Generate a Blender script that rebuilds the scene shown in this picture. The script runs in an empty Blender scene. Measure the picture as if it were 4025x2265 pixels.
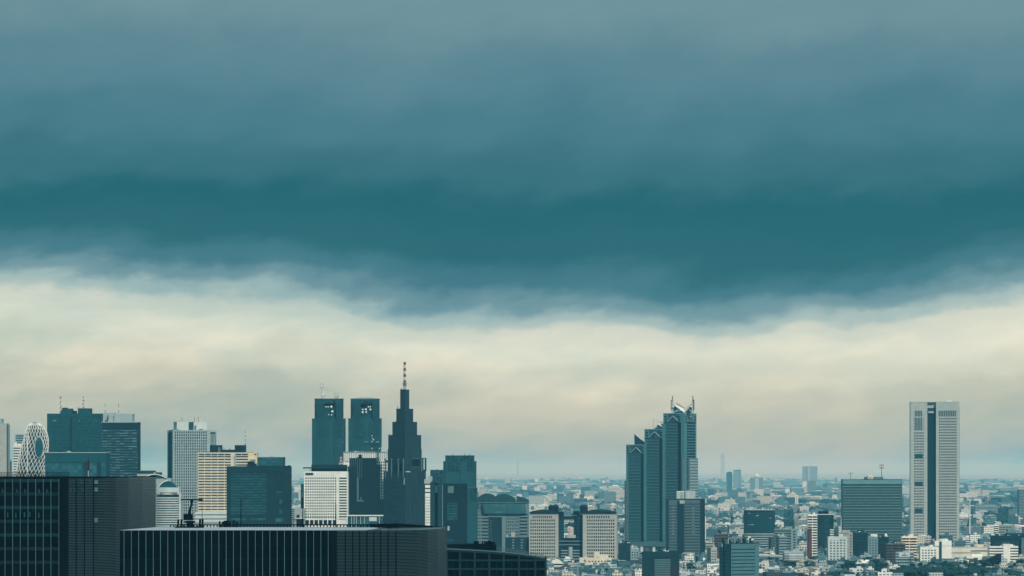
import bpy, math, random
from math import radians, sin, cos, tan, pi, sqrt, atan2
from mathutils import Vector, Matrix

random.seed(11)
R = random.Random(7)
SC = bpy.context.scene
COL = SC.collection
F, HZ, H, CX = 15000.0, 1845.0, 120.0, 2012.5      # focal length in photo pixels, horizon row, eye height


def wx(x, D): return (x - CX) * D / F
def wz(y, D): return H - (y - HZ) * D / F


# ------------------------------------------------------------------ camera
cam = bpy.data.cameras.new('camera'); co = bpy.data.objects.new('camera', cam); COL.objects.link(co)
co.location = (0, 0, H); co.rotation_euler = (radians(90), 0, 0)
cam.sensor_width = 36; cam.lens = 36 * F / 4025; cam.shift_y = (HZ - 1132.5) / 4025
cam.clip_start = 1; cam.clip_end = 200000
SC.camera = co

# ------------------------------------------------------------------ sun and sky
SUN_EL, SUN_AZ = 44, 158          # azimuth clockwise from the view direction
sl = bpy.data.lights.new('sun', 'SUN'); so = bpy.data.objects.new('sun', sl); COL.objects.link(so)
sl.energy = 3.6; sl.angle = radians(1.5); sl.color = (1.0, .975, .87)
sd = Vector((sin(radians(SUN_AZ)) * cos(radians(SUN_EL)), cos(radians(SUN_AZ)) * cos(radians(SUN_EL)), sin(radians(SUN_EL))))
so.rotation_euler = sd.to_track_quat('Z', 'Y').to_euler()
so.location = (0, -200, 600)

W = bpy.data.worlds.new('World'); SC.world = W; W.use_nodes = True
nt = W.node_tree; nt.nodes.clear()


def N(t, typ, **kw):
    n = t.nodes.new(typ)
    for k, v in kw.items(): setattr(n, k, v)
    return n


def math_(t, op, a, b=None, c=None):
    n = N(t, 'ShaderNodeMath', operation=op)
    for i, v in enumerate((a, b, c)):
        if v is None: continue
        if isinstance(v, (int, float)): n.inputs[i].default_value = v
        else: t.links.new(v, n.inputs[i])
    return n.outputs[0]


def ramp(t, fac, stops, interp='LINEAR'):
    n = N(t, 'ShaderNodeValToRGB'); r = n.color_ramp; r.interpolation = interp
    while len(r.elements) > 1: r.elements.remove(r.elements[-1])
    for i, (p, c) in enumerate(stops):
        e = r.elements[0] if i == 0 else r.elements.new(p)
        e.position = p
        if isinstance(c, (int, float)): c = (c, c, c)
        e.color = (c[0], c[1], c[2], 1)
    t.links.new(fac, n.inputs[0]); return n.outputs[0]


def noise(t, vec, scale, detail=3, rough=.5):
    n = N(t, 'ShaderNodeTexNoise'); n.inputs['Scale'].default_value = scale
    n.inputs['Detail'].default_value = detail; n.inputs['Roughness'].default_value = rough
    if vec is not None: t.links.new(vec, n.inputs['Vector'])
    return n.outputs[0]


def comb(t, x, y, z=0.0):
    n = N(t, 'ShaderNodeCombineXYZ')
    for i, v in enumerate((x, y, z)):
        if isinstance(v, (int, float)): n.inputs[i].default_value = v
        else: t.links.new(v, n.inputs[i])
    return n.outputs[0]


def mixc(t, f, a, b, mode='MIX'):
    n = N(t, 'ShaderNodeMix', data_type='RGBA', blend_type=mode)
    for s, v in ((n.inputs[0], f), (n.inputs[6], a), (n.inputs[7], b)):
        if isinstance(v, (int, float)): s.default_value = v
        elif isinstance(v, tuple): s.default_value = (v[0], v[1], v[2], 1)
        else: t.links.new(v, s)
    return n.outputs[2]


tc = N(nt, 'ShaderNodeTexCoord'); sep = N(nt, 'ShaderNodeSeparateXYZ'); nt.links.new(tc.outputs['Generated'], sep.inputs[0])
az = math_(nt, 'ARCTAN2', sep.outputs[0], sep.outputs[1]); el = sep.outputs[2]
edge = ramp(nt, math_(nt, 'MULTIPLY_ADD', az, 1 / .28, .5), [(0.0, .32), (.10, .35), (.28, .46), (.40, .66), (.50, .78), (.62, .86),
                                                           (.72, .88), (.80, .82), (.90, .66), (1.0, .48)], 'B_SPLINE')
edge = math_(nt, 'MULTIPLY_ADD', edge, .0185, -.0085)
edge = math_(nt, 'MULTIPLY', edge, math_(nt, 'MINIMUM', math_(nt, 'MAXIMUM', math_(nt, 'MULTIPLY_ADD', el, -40.0, 2.9), .25), 1.0))   # the deck's belly sags less than its torn rim
big = noise(nt, comb(nt, math_(nt, 'MULTIPLY', az, 12), math_(nt, 'MULTIPLY_ADD', az, -8, math_(nt, 'MULTIPLY', el, 26)), 3.1), 1.0, 2, .45)
mid_ = noise(nt, comb(nt, math_(nt, 'MULTIPLY', az, 38), math_(nt, 'MULTIPLY_ADD', az, -12, math_(nt, 'MULTIPLY', el, 80)), 1.7), 1.0, 6, .58)
fine = noise(nt, comb(nt, math_(nt, 'MULTIPLY', az, 120), math_(nt, 'MULTIPLY', el, 210), 5.2), 1.0, 4, .55)
e1 = math_(nt, 'MULTIPLY_ADD', math_(nt, 'SUBTRACT', big, .5), .017, math_(nt, 'ADD', el, edge))
e1 = math_(nt, 'MULTIPLY_ADD', math_(nt, 'SUBTRACT', mid_, .5), .0145, e1)
e1 = math_(nt, 'MULTIPLY_ADD', math_(nt, 'SUBTRACT', fine, .5), .0032, e1)
P = lambda e: (e + .02) / .2
SKY = [(-.02, (.15, .36, .42)), (.0005, (.18, .38, .42)), (.004, (.29, .43, .43)), (.008, (.40, .49, .44)), (.0115, (.47, .53, .44)), (.016, (.51, .55, .44)), (.023, (.59, .605, .48)), (.030, (.72, .725, .575)),
       (.0365, (.80, .81, .655)), (.0415, (.68, .72, .61)), (.0455, (.40, .53, .51)), (.050, (.165, .31, .355)), (.055, (.055, .19, .24)),
       (.0615, (.018, .130, .166)), (.069, (.012, .122, .155)), (.077, (.036, .158, .202)), (.090, (.062, .195, .250)), (.105, (.10, .23, .285)), (.122, (.155, .285, .33)), (.16, (.20, .33, .365))]
skyc = ramp(nt, math_(nt, 'MULTIPLY_ADD', e1, 5.0, .1), [(P(e), c) for e, c in SKY], 'EASE')
skyc = mixc(nt, 1.0, skyc, ramp(nt, mid_, [(.25, (.95, .96, .97)), (.75, (1.05, 1.035, 1.02))]), 'MULTIPLY')
streak = noise(nt, comb(nt, math_(nt, 'MULTIPLY', az, 22), math_(nt, 'MULTIPLY_ADD', az, -6, math_(nt, 'MULTIPLY', el, 72)), 8.3), 1.0, 6, .55)
low = math_(nt, 'MINIMUM', math_(nt, 'MAXIMUM', math_(nt, 'MULTIPLY_ADD', el, -70.0, 4.2), 0.12), 1.0)
side = math_(nt, 'MINIMUM', math_(nt, 'MAXIMUM', math_(nt, 'MULTIPLY_ADD', az, -2.6, .85), 0.45), 1.15)
skyc = mixc(nt, math_(nt, 'MULTIPLY', math_(nt, 'MULTIPLY', ramp(nt, streak, [(.42, 0), (.64, 1)]), low), side), skyc, mixc(nt, 1.0, skyc, (.76, .86, .91), 'MULTIPLY'))
# higher sky and the sky behind the viewer: unseen cloud, coloured dark teal to tint reflections and fill light
hi = math_(nt, 'SMOOTH_MIN', math_(nt, 'MAXIMUM', math_(nt, 'MULTIPLY_ADD', el, 4.0, -.6), 0.0), 1.0, .01)
skyc = mixc(nt, hi, skyc, mixc(nt, big, (.10, .25, .30), (.19, .35, .40)))
back = math_(nt, 'MINIMUM', math_(nt, 'MAXIMUM', math_(nt, 'MULTIPLY_ADD', sep.outputs[1], -1.6, .75), 0.0), 1.0)
skyc = mixc(nt, back, skyc, mixc(nt, big, (.07, .22, .27), (.15, .32, .37)))
bgc = N(nt, 'ShaderNodeBackground'); nt.links.new(skyc, bgc.inputs[0]); bgc.inputs[1].default_value = 1.0
nis = N(nt, 'ShaderNodeTexSky', sky_type='NISHITA', sun_disc=False)
nis.sun_elevation = radians(SUN_EL); nis.sun_rotation = radians(SUN_AZ)
bgn = N(nt, 'ShaderNodeBackground'); nt.links.new(nis.outputs[0], bgn.inputs[0]); bgn.inputs[1].default_value = .08
ms = N(nt, 'ShaderNodeMixShader'); ms.inputs[0].default_value = .012
nt.links.new(bgc.outputs[0], ms.inputs[1]); nt.links.new(bgn.outputs[0], ms.inputs[2])
wo = N(nt, 'ShaderNodeOutputWorld'); nt.links.new(ms.outputs[0], wo.inputs[0])
W.cycles.sampling_method = 'MANUAL'; W.cycles.sample_map_resolution = 1024

vs = SC.view_settings; vs.view_transform = 'Standard'; vs.look = 'None'; vs.exposure = 0.0; vs.gamma = 1; vs.use_curve_mapping = False
cy = SC.cycles
cy.max_bounces = 5; cy.diffuse_bounces = 2; cy.glossy_bounces = 2; cy.volume_bounces = 1; cy.light_sampling_threshold = 0; cy.transmission_bounces = 2
cy.use_denoising = True; cy.use_adaptive_sampling = False
SC.render.filter_size = .95


# ------------------------------------------------------------------ materials
def mat_base(name):
    m = bpy.data.materials.new(name); m.use_nodes = True
    t = m.node_tree; b = t.nodes['Principled BSDF']
    return m, t, b


def solid(name, col, rough=.85, metal=0.0, var=.14, scale=.12, tint=None, spec=.06):
    """Weathered flat material: blotches and vertical streaks. tint: 'object' uses the object's own colour, 'attr' a per-house colour."""
    m, t, b = mat_base(name)
    tcn = N(t, 'ShaderNodeTexCoord'); mp = N(t, 'ShaderNodeMapping'); mp.inputs['Scale'].default_value = (1, 1, .18)
    t.links.new(tcn.outputs['Object'], mp.inputs[0])
    n1 = noise(t, mp.outputs[0], scale, 4, .6); n2 = noise(t, mp.outputs[0], scale * 7, 3, .6)
    k = math_(t, 'ADD', math_(t, 'MULTIPLY_ADD', n1, var * 2, 1 - var), math_(t, 'MULTIPLY_ADD', n2, var, -var / 2))
    pd = N(t, 'ShaderNodeVectorMath', operation='DIVIDE'); t.links.new(tcn.outputs['Object'], pd.inputs[0]); pd.inputs[1].default_value = (4.3, 4.3, 3.6)
    pf = N(t, 'ShaderNodeVectorMath', operation='FLOOR'); t.links.new(pd.outputs[0], pf.inputs[0]); pw = N(t, 'ShaderNodeTexWhiteNoise', noise_dimensions='3D'); t.links.new(pf.outputs[0], pw.inputs[0])
    k = math_(t, 'ADD', k, math_(t, 'MULTIPLY_ADD', pw.outputs[0], .14, -.07))
    if tint == 'object':
        oi = N(t, 'ShaderNodeObjectInfo'); src = oi.outputs['Color']
    elif tint == 'attr':
        at = N(t, 'ShaderNodeAttribute'); at.attribute_name = 'tint'; src = at.outputs['Color']
    else:
        src = tuple(col)
    c = mixc(t, 1.0, src, comb(t, k, k, k), 'MULTIPLY')
    t.links.new(c, b.inputs['Base Color'])
    b.inputs['Roughness'].default_value = max(rough, .75); b.inputs['Metallic'].default_value = metal
    b.inputs['Specular IOR Level'].default_value = spec
    return m


def glass(name, dark, light, amount=.25, rough=.12, cell=(2.6, 2.6, 3.3), spec=.5):
    """Window glass: panes differ by blinds and rooms behind them."""
    m, t, b = mat_base(name)
    tcn = N(t, 'ShaderNodeTexCoord'); oi = N(t, 'ShaderNodeObjectInfo')
    vm = N(t, 'ShaderNodeVectorMath', operation='DIVIDE'); t.links.new(tcn.outputs['Object'], vm.inputs[0]); vm.inputs[1].default_value = cell
    vf = N(t, 'ShaderNodeVectorMath', operation='FLOOR'); t.links.new(vm.outputs[0], vf.inputs[0])
    wn = N(t, 'ShaderNodeTexWhiteNoise', noise_dimensions='4D'); t.links.new(vf.outputs[0], wn.inputs[0])
    t.links.new(math_(t, 'MULTIPLY', oi.outputs['Random'], 97.0), wn.inputs[1])
    f = ramp(t, wn.outputs[0], [(0, 0), (1 - amount, .06), (1, 1)])
    t.links.new(mixc(t, f, tuple(dark), tuple(light)), b.inputs['Base Color'])
    b.inputs['Roughness'].default_value = rough; b.inputs['Specular IOR Level'].default_value = spec
    return m


def city_mat(name):
    """Far houses: own colour per house, rows of windows on the walls."""
    m, t, b = mat_base(name)
    at = N(t, 'ShaderNodeAttribute'); at.attribute_name = 'tint'
    tcn = N(t, 'ShaderNodeTexCoord'); sp = N(t, 'ShaderNodeSeparateXYZ'); t.links.new(tcn.outputs['Object'], sp.inputs[0])
    ge = N(t, 'ShaderNodeNewGeometry'); sn = N(t, 'ShaderNodeSeparateXYZ'); t.links.new(ge.outputs['Normal'], sn.inputs[0])
    fz = math_(t, 'FRACT', math_(t, 'DIVIDE', sp.outputs[2], 3.1))
    fx = math_(t, 'FRACT', math_(t, 'DIVIDE', math_(t, 'ADD', sp.outputs[0], sp.outputs[1]), 3.4))
    w = math_(t, 'MULTIPLY', math_(t, 'GREATER_THAN', fz, .38), math_(t, 'LESS_THAN', fz, .86))
    w = math_(t, 'MULTIPLY', w, math_(t, 'GREATER_THAN', fx, .32))
    w = math_(t, 'MULTIPLY', w, math_(t, 'LESS_THAN', math_(t, 'ABSOLUTE', sn.outputs[2]), .4))
    n1 = noise(t, tcn.outputs['Object'], .2, 3, .6)
    k = math_(t, 'MULTIPLY_ADD', n1, .5, .75)
    c = mixc(t, 1.0, at.outputs['Color'], comb(t, k, k, k), 'MULTIPLY')
    c = mixc(t, math_(t, 'MULTIPLY', w, .8), c, (.03, .055, .065))
    t.links.new(c, b.inputs['Base Color']); b.inputs['Roughness'].default_value = .75; b.inputs['Specular IOR Level'].default_value = .2
    return m


def foliage(name, c1, c2):
    m, t, b = mat_base(name)
    tcn = N(t, 'ShaderNodeTexCoord'); oi = N(t, 'ShaderNodeObjectInfo')
    n = noise(t, tcn.outputs['Object'], .35, 4, .65)
    f = math_(t, 'MULTIPLY_ADD', oi.outputs['Random'], .35, math_(t, 'MULTIPLY_ADD', n, 1.2, -.35))
    t.links.new(mixc(t, f, tuple(c1), tuple(c2)), b.inputs['Base Color'])
    b.inputs['Roughness'].default_value = .8; b.inputs['Specular IOR Level'].default_value = .15
    return m


WHITE = solid('white_render', (.70, .72, .67)); CREAM = solid('cream_tile', (.63, .575, .455)); BEIGE = solid('beige_tile', (.375, .39, .362), var=.08)
PALE = solid('pale_panel', (.30, .385, .395), var=.08); PALE2 = solid('light_metal_panel', (.50, .56, .55), rough=.5, var=.06)
GREY = solid('grey_panel', (.085, .155, .165), var=.10); TEALG = solid('teal_panel', (.008, .066, .080), rough=.5, var=.08)
SLATE = solid('slate_cladding', (.008, .032, .041), rough=.6, var=.12); DARK = solid('dark_cladding', (.006, .020, .027), rough=.5, var=.12)
BLACK = solid('black_metal', (.003, .006, .010), rough=.9, var=.1, spec=.02); GRAN = solid('cloud_shaded_granite', (.014, .070, .082), rough=.6, var=.10)  # GRAN: cloud shade over mid-grey granite is put into the base colour
BROWN = solid('shade_darkened_granite', (.016, .040, .050), rough=.65, var=.10); LOUV = solid('dark_louvre_metal', (.036, .080, .092), rough=.5, var=.04); ALU = solid('aluminium_fin', (.09, .23, .25), rough=.4, metal=.0, var=.04)  # BROWN: brownish-grey granite, darkened in colour to stand for cloud shade
ROOF = solid('roof_membrane', (.32, .38, .42), rough=.9, var=.16); ROOFD = solid('dark_roof', (.015, .055, .066), rough=.7, var=.15)
RED = solid('red_paint', (.30, .05, .05), var=.06); MASTW = solid('white_mast_paint', (.66, .66, .66), var=.05); RUST = solid('brown_red_paint', (.06, .015, .02), var=.1)
GL_D = glass('dark_window_glass', (.004, .014, .019), (.05, .11, .12), .28); GL_B = glass('band_window_glass', (.005, .022, .030), (.03, .10, .115), .35)
GL_T = glass('teal_curtain_glass', (.010, .065, .080), (.03, .12, .14), .5, cell=(4, 4, 4)); GL_P = glass('shaded_window_glass', (.002, .007, .010), (.05, .10, .11), .20, cell=(50, 50, 50))
GL_S = glass('strip_window_glass', (.02, .085, .10), (.16, .30, .32), .45, cell=(5, 5, 3))
GL_PB = glass('blinded_window_glass', (.003, .010, .014), (.12, .20, .21), .45, cell=(50, 50, 50))
GL_K = glass('black_curtain_glass', (.001, .002, .004), (.002, .005, .008), .3, rough=.2, spec=.12)
GL_BL = glass('striped_window_glass', (.004, .008, .012), (.02, .04, .05), .2, rough=.25, spec=.15)
TINT = solid('tinted_wall', (1, 1, 1), tint='object'); CITY = city_mat('far_city'); ROOFT = solid('tinted_roof', (1, 1, 1), tint='object', var=.22, scale=.3)
LEAF = foliage('leaves', (.004, .026, .030), (.012, .055, .055)); BARK = solid('bark', (.07, .06, .05))
ASPH = solid('ground_cover', (.035, .065, .072), rough=.95, var=.3, scale=.02)


# ------------------------------------------------------------------ mesh helpers
class MB:
    def __init__(s): s.v = []; s.f = []; s.mi = []; s.cur = 0

    def add(s, vs_, fs):
        o = len(s.v); s.v += [tuple(v) for v in vs_]; s.f += [tuple(i + o for i in f) for f in fs]; s.mi += [s.cur] * len(fs)

    def box(s, x0, x1, y0, y1, z0, z1):
        s.add([(x0, y0, z0), (x1, y0, z0), (x1, y1, z0), (x0, y1, z0), (x0, y0, z1), (x1, y0, z1), (x1, y1, z1), (x0, y1, z1)],
              [(3, 2, 1, 0), (4, 5, 6, 7), (0, 1, 5, 4), (1, 2, 6, 5), (2, 3, 7, 6), (3, 0, 4, 7)])

    def prism(s, pts, z0, z1):
        """pts counter-clockwise from above; z1 may be a list of one height per point"""
        n = len(pts); zt = z1 if isinstance(z1, (list, tuple)) else [z1] * n
        s.add([(p[0], p[1], z0) for p in pts] + [(p[0], p[1], z) for p, z in zip(pts, zt)],
              [tuple(range(n - 1, -1, -1)), tuple(range(n, 2 * n))] + [(i, (i + 1) % n, n + (i + 1) % n, n + i) for i in range(n)])

    def slab(s, pts, ext):
        """polygon (3-D points) extruded along vector ext"""
        n = len(pts); e = Vector(ext)
        s.add([tuple(p) for p in pts] + [tuple(Vector(p) + e) for p in pts],
              [tuple(range(n)), tuple(range(2 * n - 1, n - 1, -1))] + [((i + 1) % n, i, n + i, n + (i + 1) % n) for i in range(n)])

    def tube(s, p, q, r, n=6, r2=None):
        p, q = Vector(p), Vector(q); r2 = r if r2 is None else r2
        d = (q - p).normalized(); a = d.orthogonal().normalized(); b = d.cross(a)
        vs_ = [p + (a * cos(2 * pi * i / n) + b * sin(2 * pi * i / n)) * r for i in range(n)] + [q + (a * cos(2 * pi * i / n) + b * sin(2 * pi * i / n)) * r2 for i in range(n)]
        s.add(vs_, [tuple(range(n - 1, -1, -1)), tuple(range(n, 2 * n))] + [(i, (i + 1) % n, n + (i + 1) % n, n + i) for i in range(n)])

    def ball(s, c, r, n=10, m=6, sy=1.0, sz=1.0):
        vs_ = [(c[0], c[1], c[2] - r * sz)]
        for j in range(1, m):
            ph = -pi / 2 + pi * j / m
            for i in range(n):
                vs_.append((c[0] + r * cos(ph) * cos(2 * pi * i / n), c[1] + r * sy * cos(ph) * sin(2 * pi * i / n), c[2] + r * sz * sin(ph)))
        vs_.append((c[0], c[1], c[2] + r * sz)); t = len(vs_) - 1
        fs = [(0, 1 + (i + 1) % n, 1 + i) for i in range(n)]
        for j in range(m - 2):
            o = 1 + j * n; fs += [(o + i, o + (i + 1) % n, o + n + (i + 1) % n, o + n + i) for i in range(n)]
        o = 1 + (m - 2) * n; fs += [(o + i, o + (i + 1) % n, t) for i in range(n)]
        s.add(vs_, fs)

    def mesh(s, name, mats):
        me = bpy.data.meshes.new(name); me.from_pydata(s.v, [], s.f); me.update()
        for m in (mats if isinstance(mats, (list, tuple)) else [mats]): me.materials.append(m)
        if any(s.mi): me.polygons.foreach_set('material_index', s.mi)
        return me

    def build(s, name, mats, parent=None, loc=None, smooth=False):
        me = s.mesh(name, mats)
        if smooth: me.polygons.foreach_set('use_smooth', [True] * len(me.polygons))
        return link(name, me, parent, loc)


def link(name, me, parent=None, loc=None):
    o = bpy.data.objects.new(name, me); COL.objects.link(o)
    if parent is not None: o.parent = parent
    if loc is not None: o.location = loc
    return o


def tag(o, label=None, cat=None, group=None, kind=None):
    for k, v in (('label', label), ('category', cat), ('group', group), ('kind', kind)):
        if v: o[k] = v
    return o


def boxes(*bs):
    mb = MB(); mb.bs = bs
    for b in bs: mb.box(*b)
    return mb


ONE_PIECE = ('groove', 'vent', 'louvre', 'rods', 'rib', 'joint', 'frame', 'lettering', 'steps')


KIDS = {}


def kids(o): return [c for c in o.children]


def copy_tree(o, parent=None):
    c = o.copy(); COL.objects.link(c)
    if parent is not None: c.parent = parent
    for ch in o.children: copy_tree(ch, c)
    return c


FOOT = []          # occupied ground: centre x, y, radius


class Bld:
    """A building. Local frame: x along the front from its near-left corner, y away from the viewer, z up from the ground."""

    def __init__(s, name, label, cat, xl, xr, D, xc=None, yaw=0, depth=None, group=None, foot=True):
        k = D / F; a = radians(abs(yaw)); s.k, s.D, s.yaw = k, D, yaw; s.xc = xc
        if yaw < 0:
            s.w = (xc - xl) * k / cos(a); s.d = depth or (xr - xc) * k / sin(a); s.x0 = xl; s.ca = cos(a); s.sa = sin(a)
            org = Vector((wx(xc, D) - s.w * cos(a), D + s.w * sin(a), 0)); rot = -a
        elif yaw > 0:
            s.w = (xr - xc) * k / cos(a); s.d = depth or (xc - xl) * k / sin(a); s.x0 = xc; s.ca = cos(a); s.sa = sin(a)
            org = Vector((wx(xc, D), D, 0)); rot = a
        else:
            s.w = (xr - xl) * k; s.d = depth or s.w; s.x0 = xl; s.ca = 1; s.sa = 0; org = Vector((wx(xl, D), D, 0)); rot = 0
        s.e = bpy.data.objects.new(name, None); COL.objects.link(s.e); s.e.location = org; s.e.rotation_euler = (0, 0, rot)
        s.e.empty_display_size = 1
        tag(s.e, label, cat, group)
        s.wall = MB(); s.n = 0; s.rest = {}; s.pm = {}
        if foot:
            c = org + Matrix.Rotation(rot, 3, 'Z') @ Vector((s.w / 2, s.d / 2, 0)); FOOT.append((c.x, c.y, .5 * sqrt(s.w ** 2 + s.d ** 2)))

    def z(s, y): return wz(y, s.D)
    def u(s, x): return (x - s.x0) * s.k / s.ca
    def v(s, x): return (x - s.xc) * s.k / s.sa            # along the right-hand side, from the front corner

    def fb(s, mb, face, u0, u1, z0, z1, o0, o1):
        if face == 'front': mb.box(u0, u1, -o1, -o0, z0, z1)
        elif face == 'right': mb.box(s.w + o0, s.w + o1, u0, u1, z0, z1)
        else: mb.box(-o1, -o0, s.d - u1, s.d - u0, z0, z1)

    def pane(s, face, u, z, uw, zh, o, m, name='window'):
        """one window: its own part up to 100 on a building, the rest together"""
        key = (face == 'front', round(uw, 3), round(zh, 3), m.name)
        if s.n < 100:
            me = s.pm.get(key)
            if me is None:
                mb = MB()
                if key[0]: mb.box(-uw / 2, uw / 2, -.06, .0, -zh / 2, zh / 2)
                else: mb.box(-.03, .03, -uw / 2, uw / 2, -zh / 2, zh / 2)
                me = s.pm[key] = mb.mesh(name, m)
            p = (u, -o, z) if face == 'front' else (s.w + o, u, z) if face == 'right' else (-o, s.d - u, z)
            link(name, me, s.e, p); s.n += 1
        else:
            mb = s.rest.setdefault(m, MB()); s.fb(mb, face, u - uw / 2, u + uw / 2, z - zh / 2, z + zh / 2, o, o + .06)

    def grid(s, face, u0, u1, z0, z1, nc, nr, fw=.6, fh=.6, o=.5, m=None, skip=None, blank=None):
        """wall lattice standing o proud of the core, with a pane in every opening"""
        m = m or GL_D; cw = (u1 - u0) / nc; ch = (z1 - z0) / nr; pw = cw * (1 - fw); sh = ch * (1 - fh)
        for i in range(nc + 1):
            a = max(u0, u0 + i * cw - pw / 2); b = min(u1, u0 + i * cw + pw / 2); s.fb(s.wall, face, a, b, z0, z1, 0, o)
        for j in range(nr + 1):
            a = max(z0, z0 + j * ch - sh / 2); b = min(z1, z0 + j * ch + sh / 2); s.fb(s.wall, face, u0, u1, a, b, 0, o * .93)
        for j in range(nr - 1, -1, -1):
            for i in range(nc):
                if skip and skip(i, j): s.fb(s.wall, face, u0 + i * cw, u0 + i * cw + cw, z0 + j * ch, z0 + j * ch + ch, 0, o * .9); continue
                s.pane(face, u0 + (i + .5) * cw, z0 + (j + .5) * ch, cw * fw + .02, ch * fh + .02, .02, m)

    def bands(s, face, u0, u1, z0, z1, n, frac=.5, o=.5, m=None, name='window_band', top=True):
        """floor slabs standing proud with a strip of glass between, one part per storey"""
        m = m or GL_B; h = (z1 - z0) / n
        for j in range(n):
            a = z0 + j * h; s.fb(s.wall, face, u0, u1, a, a + h * (1 - frac), 0, o)
        for j in range(n - 1, -1, -1):
            a = z0 + j * h; s.pane(face, (u0 + u1) / 2, a + h * (1 - frac / 2), u1 - u0 - .05, h * frac, .02, m, name)

    def face_plain(s, face, u0, u1, z0, z1, o): s.fb(s.wall, face, u0, u1, z0, z1, 0, o)

    def part(s, name, mb, m, smooth=False):
        bs = getattr(mb, 'bs', ())
        if len(bs) > 1 and not any(w in name for w in ONE_PIECE): return [boxes(b).build(name, m, s.e) for b in bs]
        return mb.build(name, m, s.e, smooth=smooth)

    def done(s, m, name='wall', smooth=False):
        o = s.wall.build(name, m, s.e)
        for k, mb in s.rest.items(): tag(mb.build('window', k, s.e), kind='stuff')
        return o


def pole(B, name, x, y, z0, z1, r, m, n=5): return B.part(name, (lambda mb: (mb.tube((x, y, z0), (x, y, z1), r, n), mb)[1])(MB()), m)


def mast(B, x, y, z0, z1, r, n=7, dishes=(), label=None):
    """red and white lattice mast on a roof, with drum antennas"""
    e = bpy.data.objects.new('radio_mast', None); COL.objects.link(e); e.parent = B.e; e.location = (x, y, z0)
    w, rd = MB(), MB(); h = (z1 - z0) / n
    for i in range(n):
        mb = rd if i % 2 == 0 else w
        a, b = i * h, (i + 1) * h
        for sx, sy in ((-1, -1), (1, -1), (1, 1), (-1, 1)): mb.tube((sx * r, sy * r, a), (sx * r, sy * r, b), r * .28, 4)
        for sx in (-1, 1):
            mb.tube((-r, sx * r, a), (r, sx * r, b), r * .2, 4); mb.tube((sx * r, -r, b), (sx * r, r, a), r * .2, 4)
        mb.box(-r * 1.25, r * 1.25, -r * 1.25, r * 1.25, b - r * .5, b - r * .02)
    rd.build('red_section', RED, e); w.build('white_section', MASTW, e)
    for dx, dz, dr in dishes:
        d = MB(); d.tube((dx, -r * 1.2, dz), (dx, -r * 1.2 - dr * .7, dz), dr, 10); d.build('drum_antenna', MASTW, e)
    return e


# ------------------------------------------------------------------ setting: ground, haze
gm, gt, gb = mat_base('city_ground')
gtc = N(gt, 'ShaderNodeTexCoord'); gs = N(gt, 'ShaderNodeSeparateXYZ'); gt.links.new(gtc.outputs['Object'], gs.inputs[0])
gn = noise(gt, gtc.outputs['Object'], .004, 6, .7); gn2 = noise(gt, gtc.outputs['Object'], .0006, 5, .65)
gf = math_(gt, 'MINIMUM', math_(gt, 'MAXIMUM', math_(gt, 'MULTIPLY_ADD', gs.outputs[1], 1 / 30000, -.4), 0.0), 1.0)       # built-up plain beyond the streets, paled and warmed in colour against the blue haze
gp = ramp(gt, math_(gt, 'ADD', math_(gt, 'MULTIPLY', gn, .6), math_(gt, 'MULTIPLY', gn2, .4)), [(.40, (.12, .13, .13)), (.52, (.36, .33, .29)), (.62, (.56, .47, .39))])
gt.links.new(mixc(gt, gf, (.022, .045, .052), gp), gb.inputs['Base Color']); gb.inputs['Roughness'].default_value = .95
g = MB(); g.add([(-35000, 100, 0), (35000, 100, 0), (35000, 130000, 0), (-35000, 130000, 0)], [(0, 1, 2, 3)])
tag(g.build('ground', gm), 'dark city ground reaching to the hazy horizon', kind='structure')
hz, ht, hb = mat_base('haze_air')
ht.nodes.remove(hb); pv = N(ht, 'ShaderNodeVolumePrincipled')
pv.inputs['Color'].default_value = (.20, .66, .94, 1); pv.inputs['Absorption Color'].default_value = (1, 1, 1, 1)
pv.inputs['Density'].default_value = 3.7e-5; pv.inputs['Anisotropy'].default_value = 0.0
hz.cycles.volume_sampling = 'DISTANCE'; hz.cycles.homogeneous_volume = True
ht.links.new(pv.outputs[0], ht.nodes['Material Output'].inputs['Volume'])
tag(boxes((-36000, 36000, -60, 131000, -1, 268)).build('haze', hz), 'thin grey-blue haze over the whole city', kind='stuff')


# ------------------------------------------------------------------ dark glass blocks nearest the viewer
def path_pts(l): return [Vector((wx(x, D), D, 0)) for x, D in l]


def louvre_wall(e, pts, z0, z1, pitch, org, post_at, name='louvre_screen'):
    """horizontal blades following a plan line, one screen; posts between"""
    mb = MB(); n = int((z1 - z0) / pitch)
    nor = []
    for i, p in enumerate(pts):
        a = pts[max(0, i - 1)]; b = pts[min(len(pts) - 1, i + 1)]; d = (b - a).normalized(); nor.append(Vector((d.y, -d.x, 0)))
    for j in range(n):
        z = z1 - (j + .5) * pitch
        for i in range(len(pts) - 1):
            p, q, np_, nq = pts[i] - org, pts[i + 1] - org, nor[i], nor[i + 1]
            A, B_ = p + np_ * .30, q + nq * .30; C_, D_ = p + np_ * .02, q + nq * .02
            h = pitch * .20
            mb.add([(A.x, A.y, z - h), (B_.x, B_.y, z - h), (D_.x, D_.y, z - h), (C_.x, C_.y, z - h), (A.x, A.y, z + h * .3), (B_.x, B_.y, z + h * .3), (D_.x, D_.y, z + h), (C_.x, C_.y, z + h)],
                   [(0, 1, 5, 4), (4, 5, 6, 7), (3, 2, 1, 0), (0, 4, 7, 3), (1, 2, 6, 5)])
    mb.build(name, LOUV, e)
    for p in post_at:
        p = p - org
        b = MB(); b.box(p.x - .12, p.x + .12, p.y - .42, p.y - .01, z0, z1); b.build('screen_post', BLACK, e)


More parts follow.
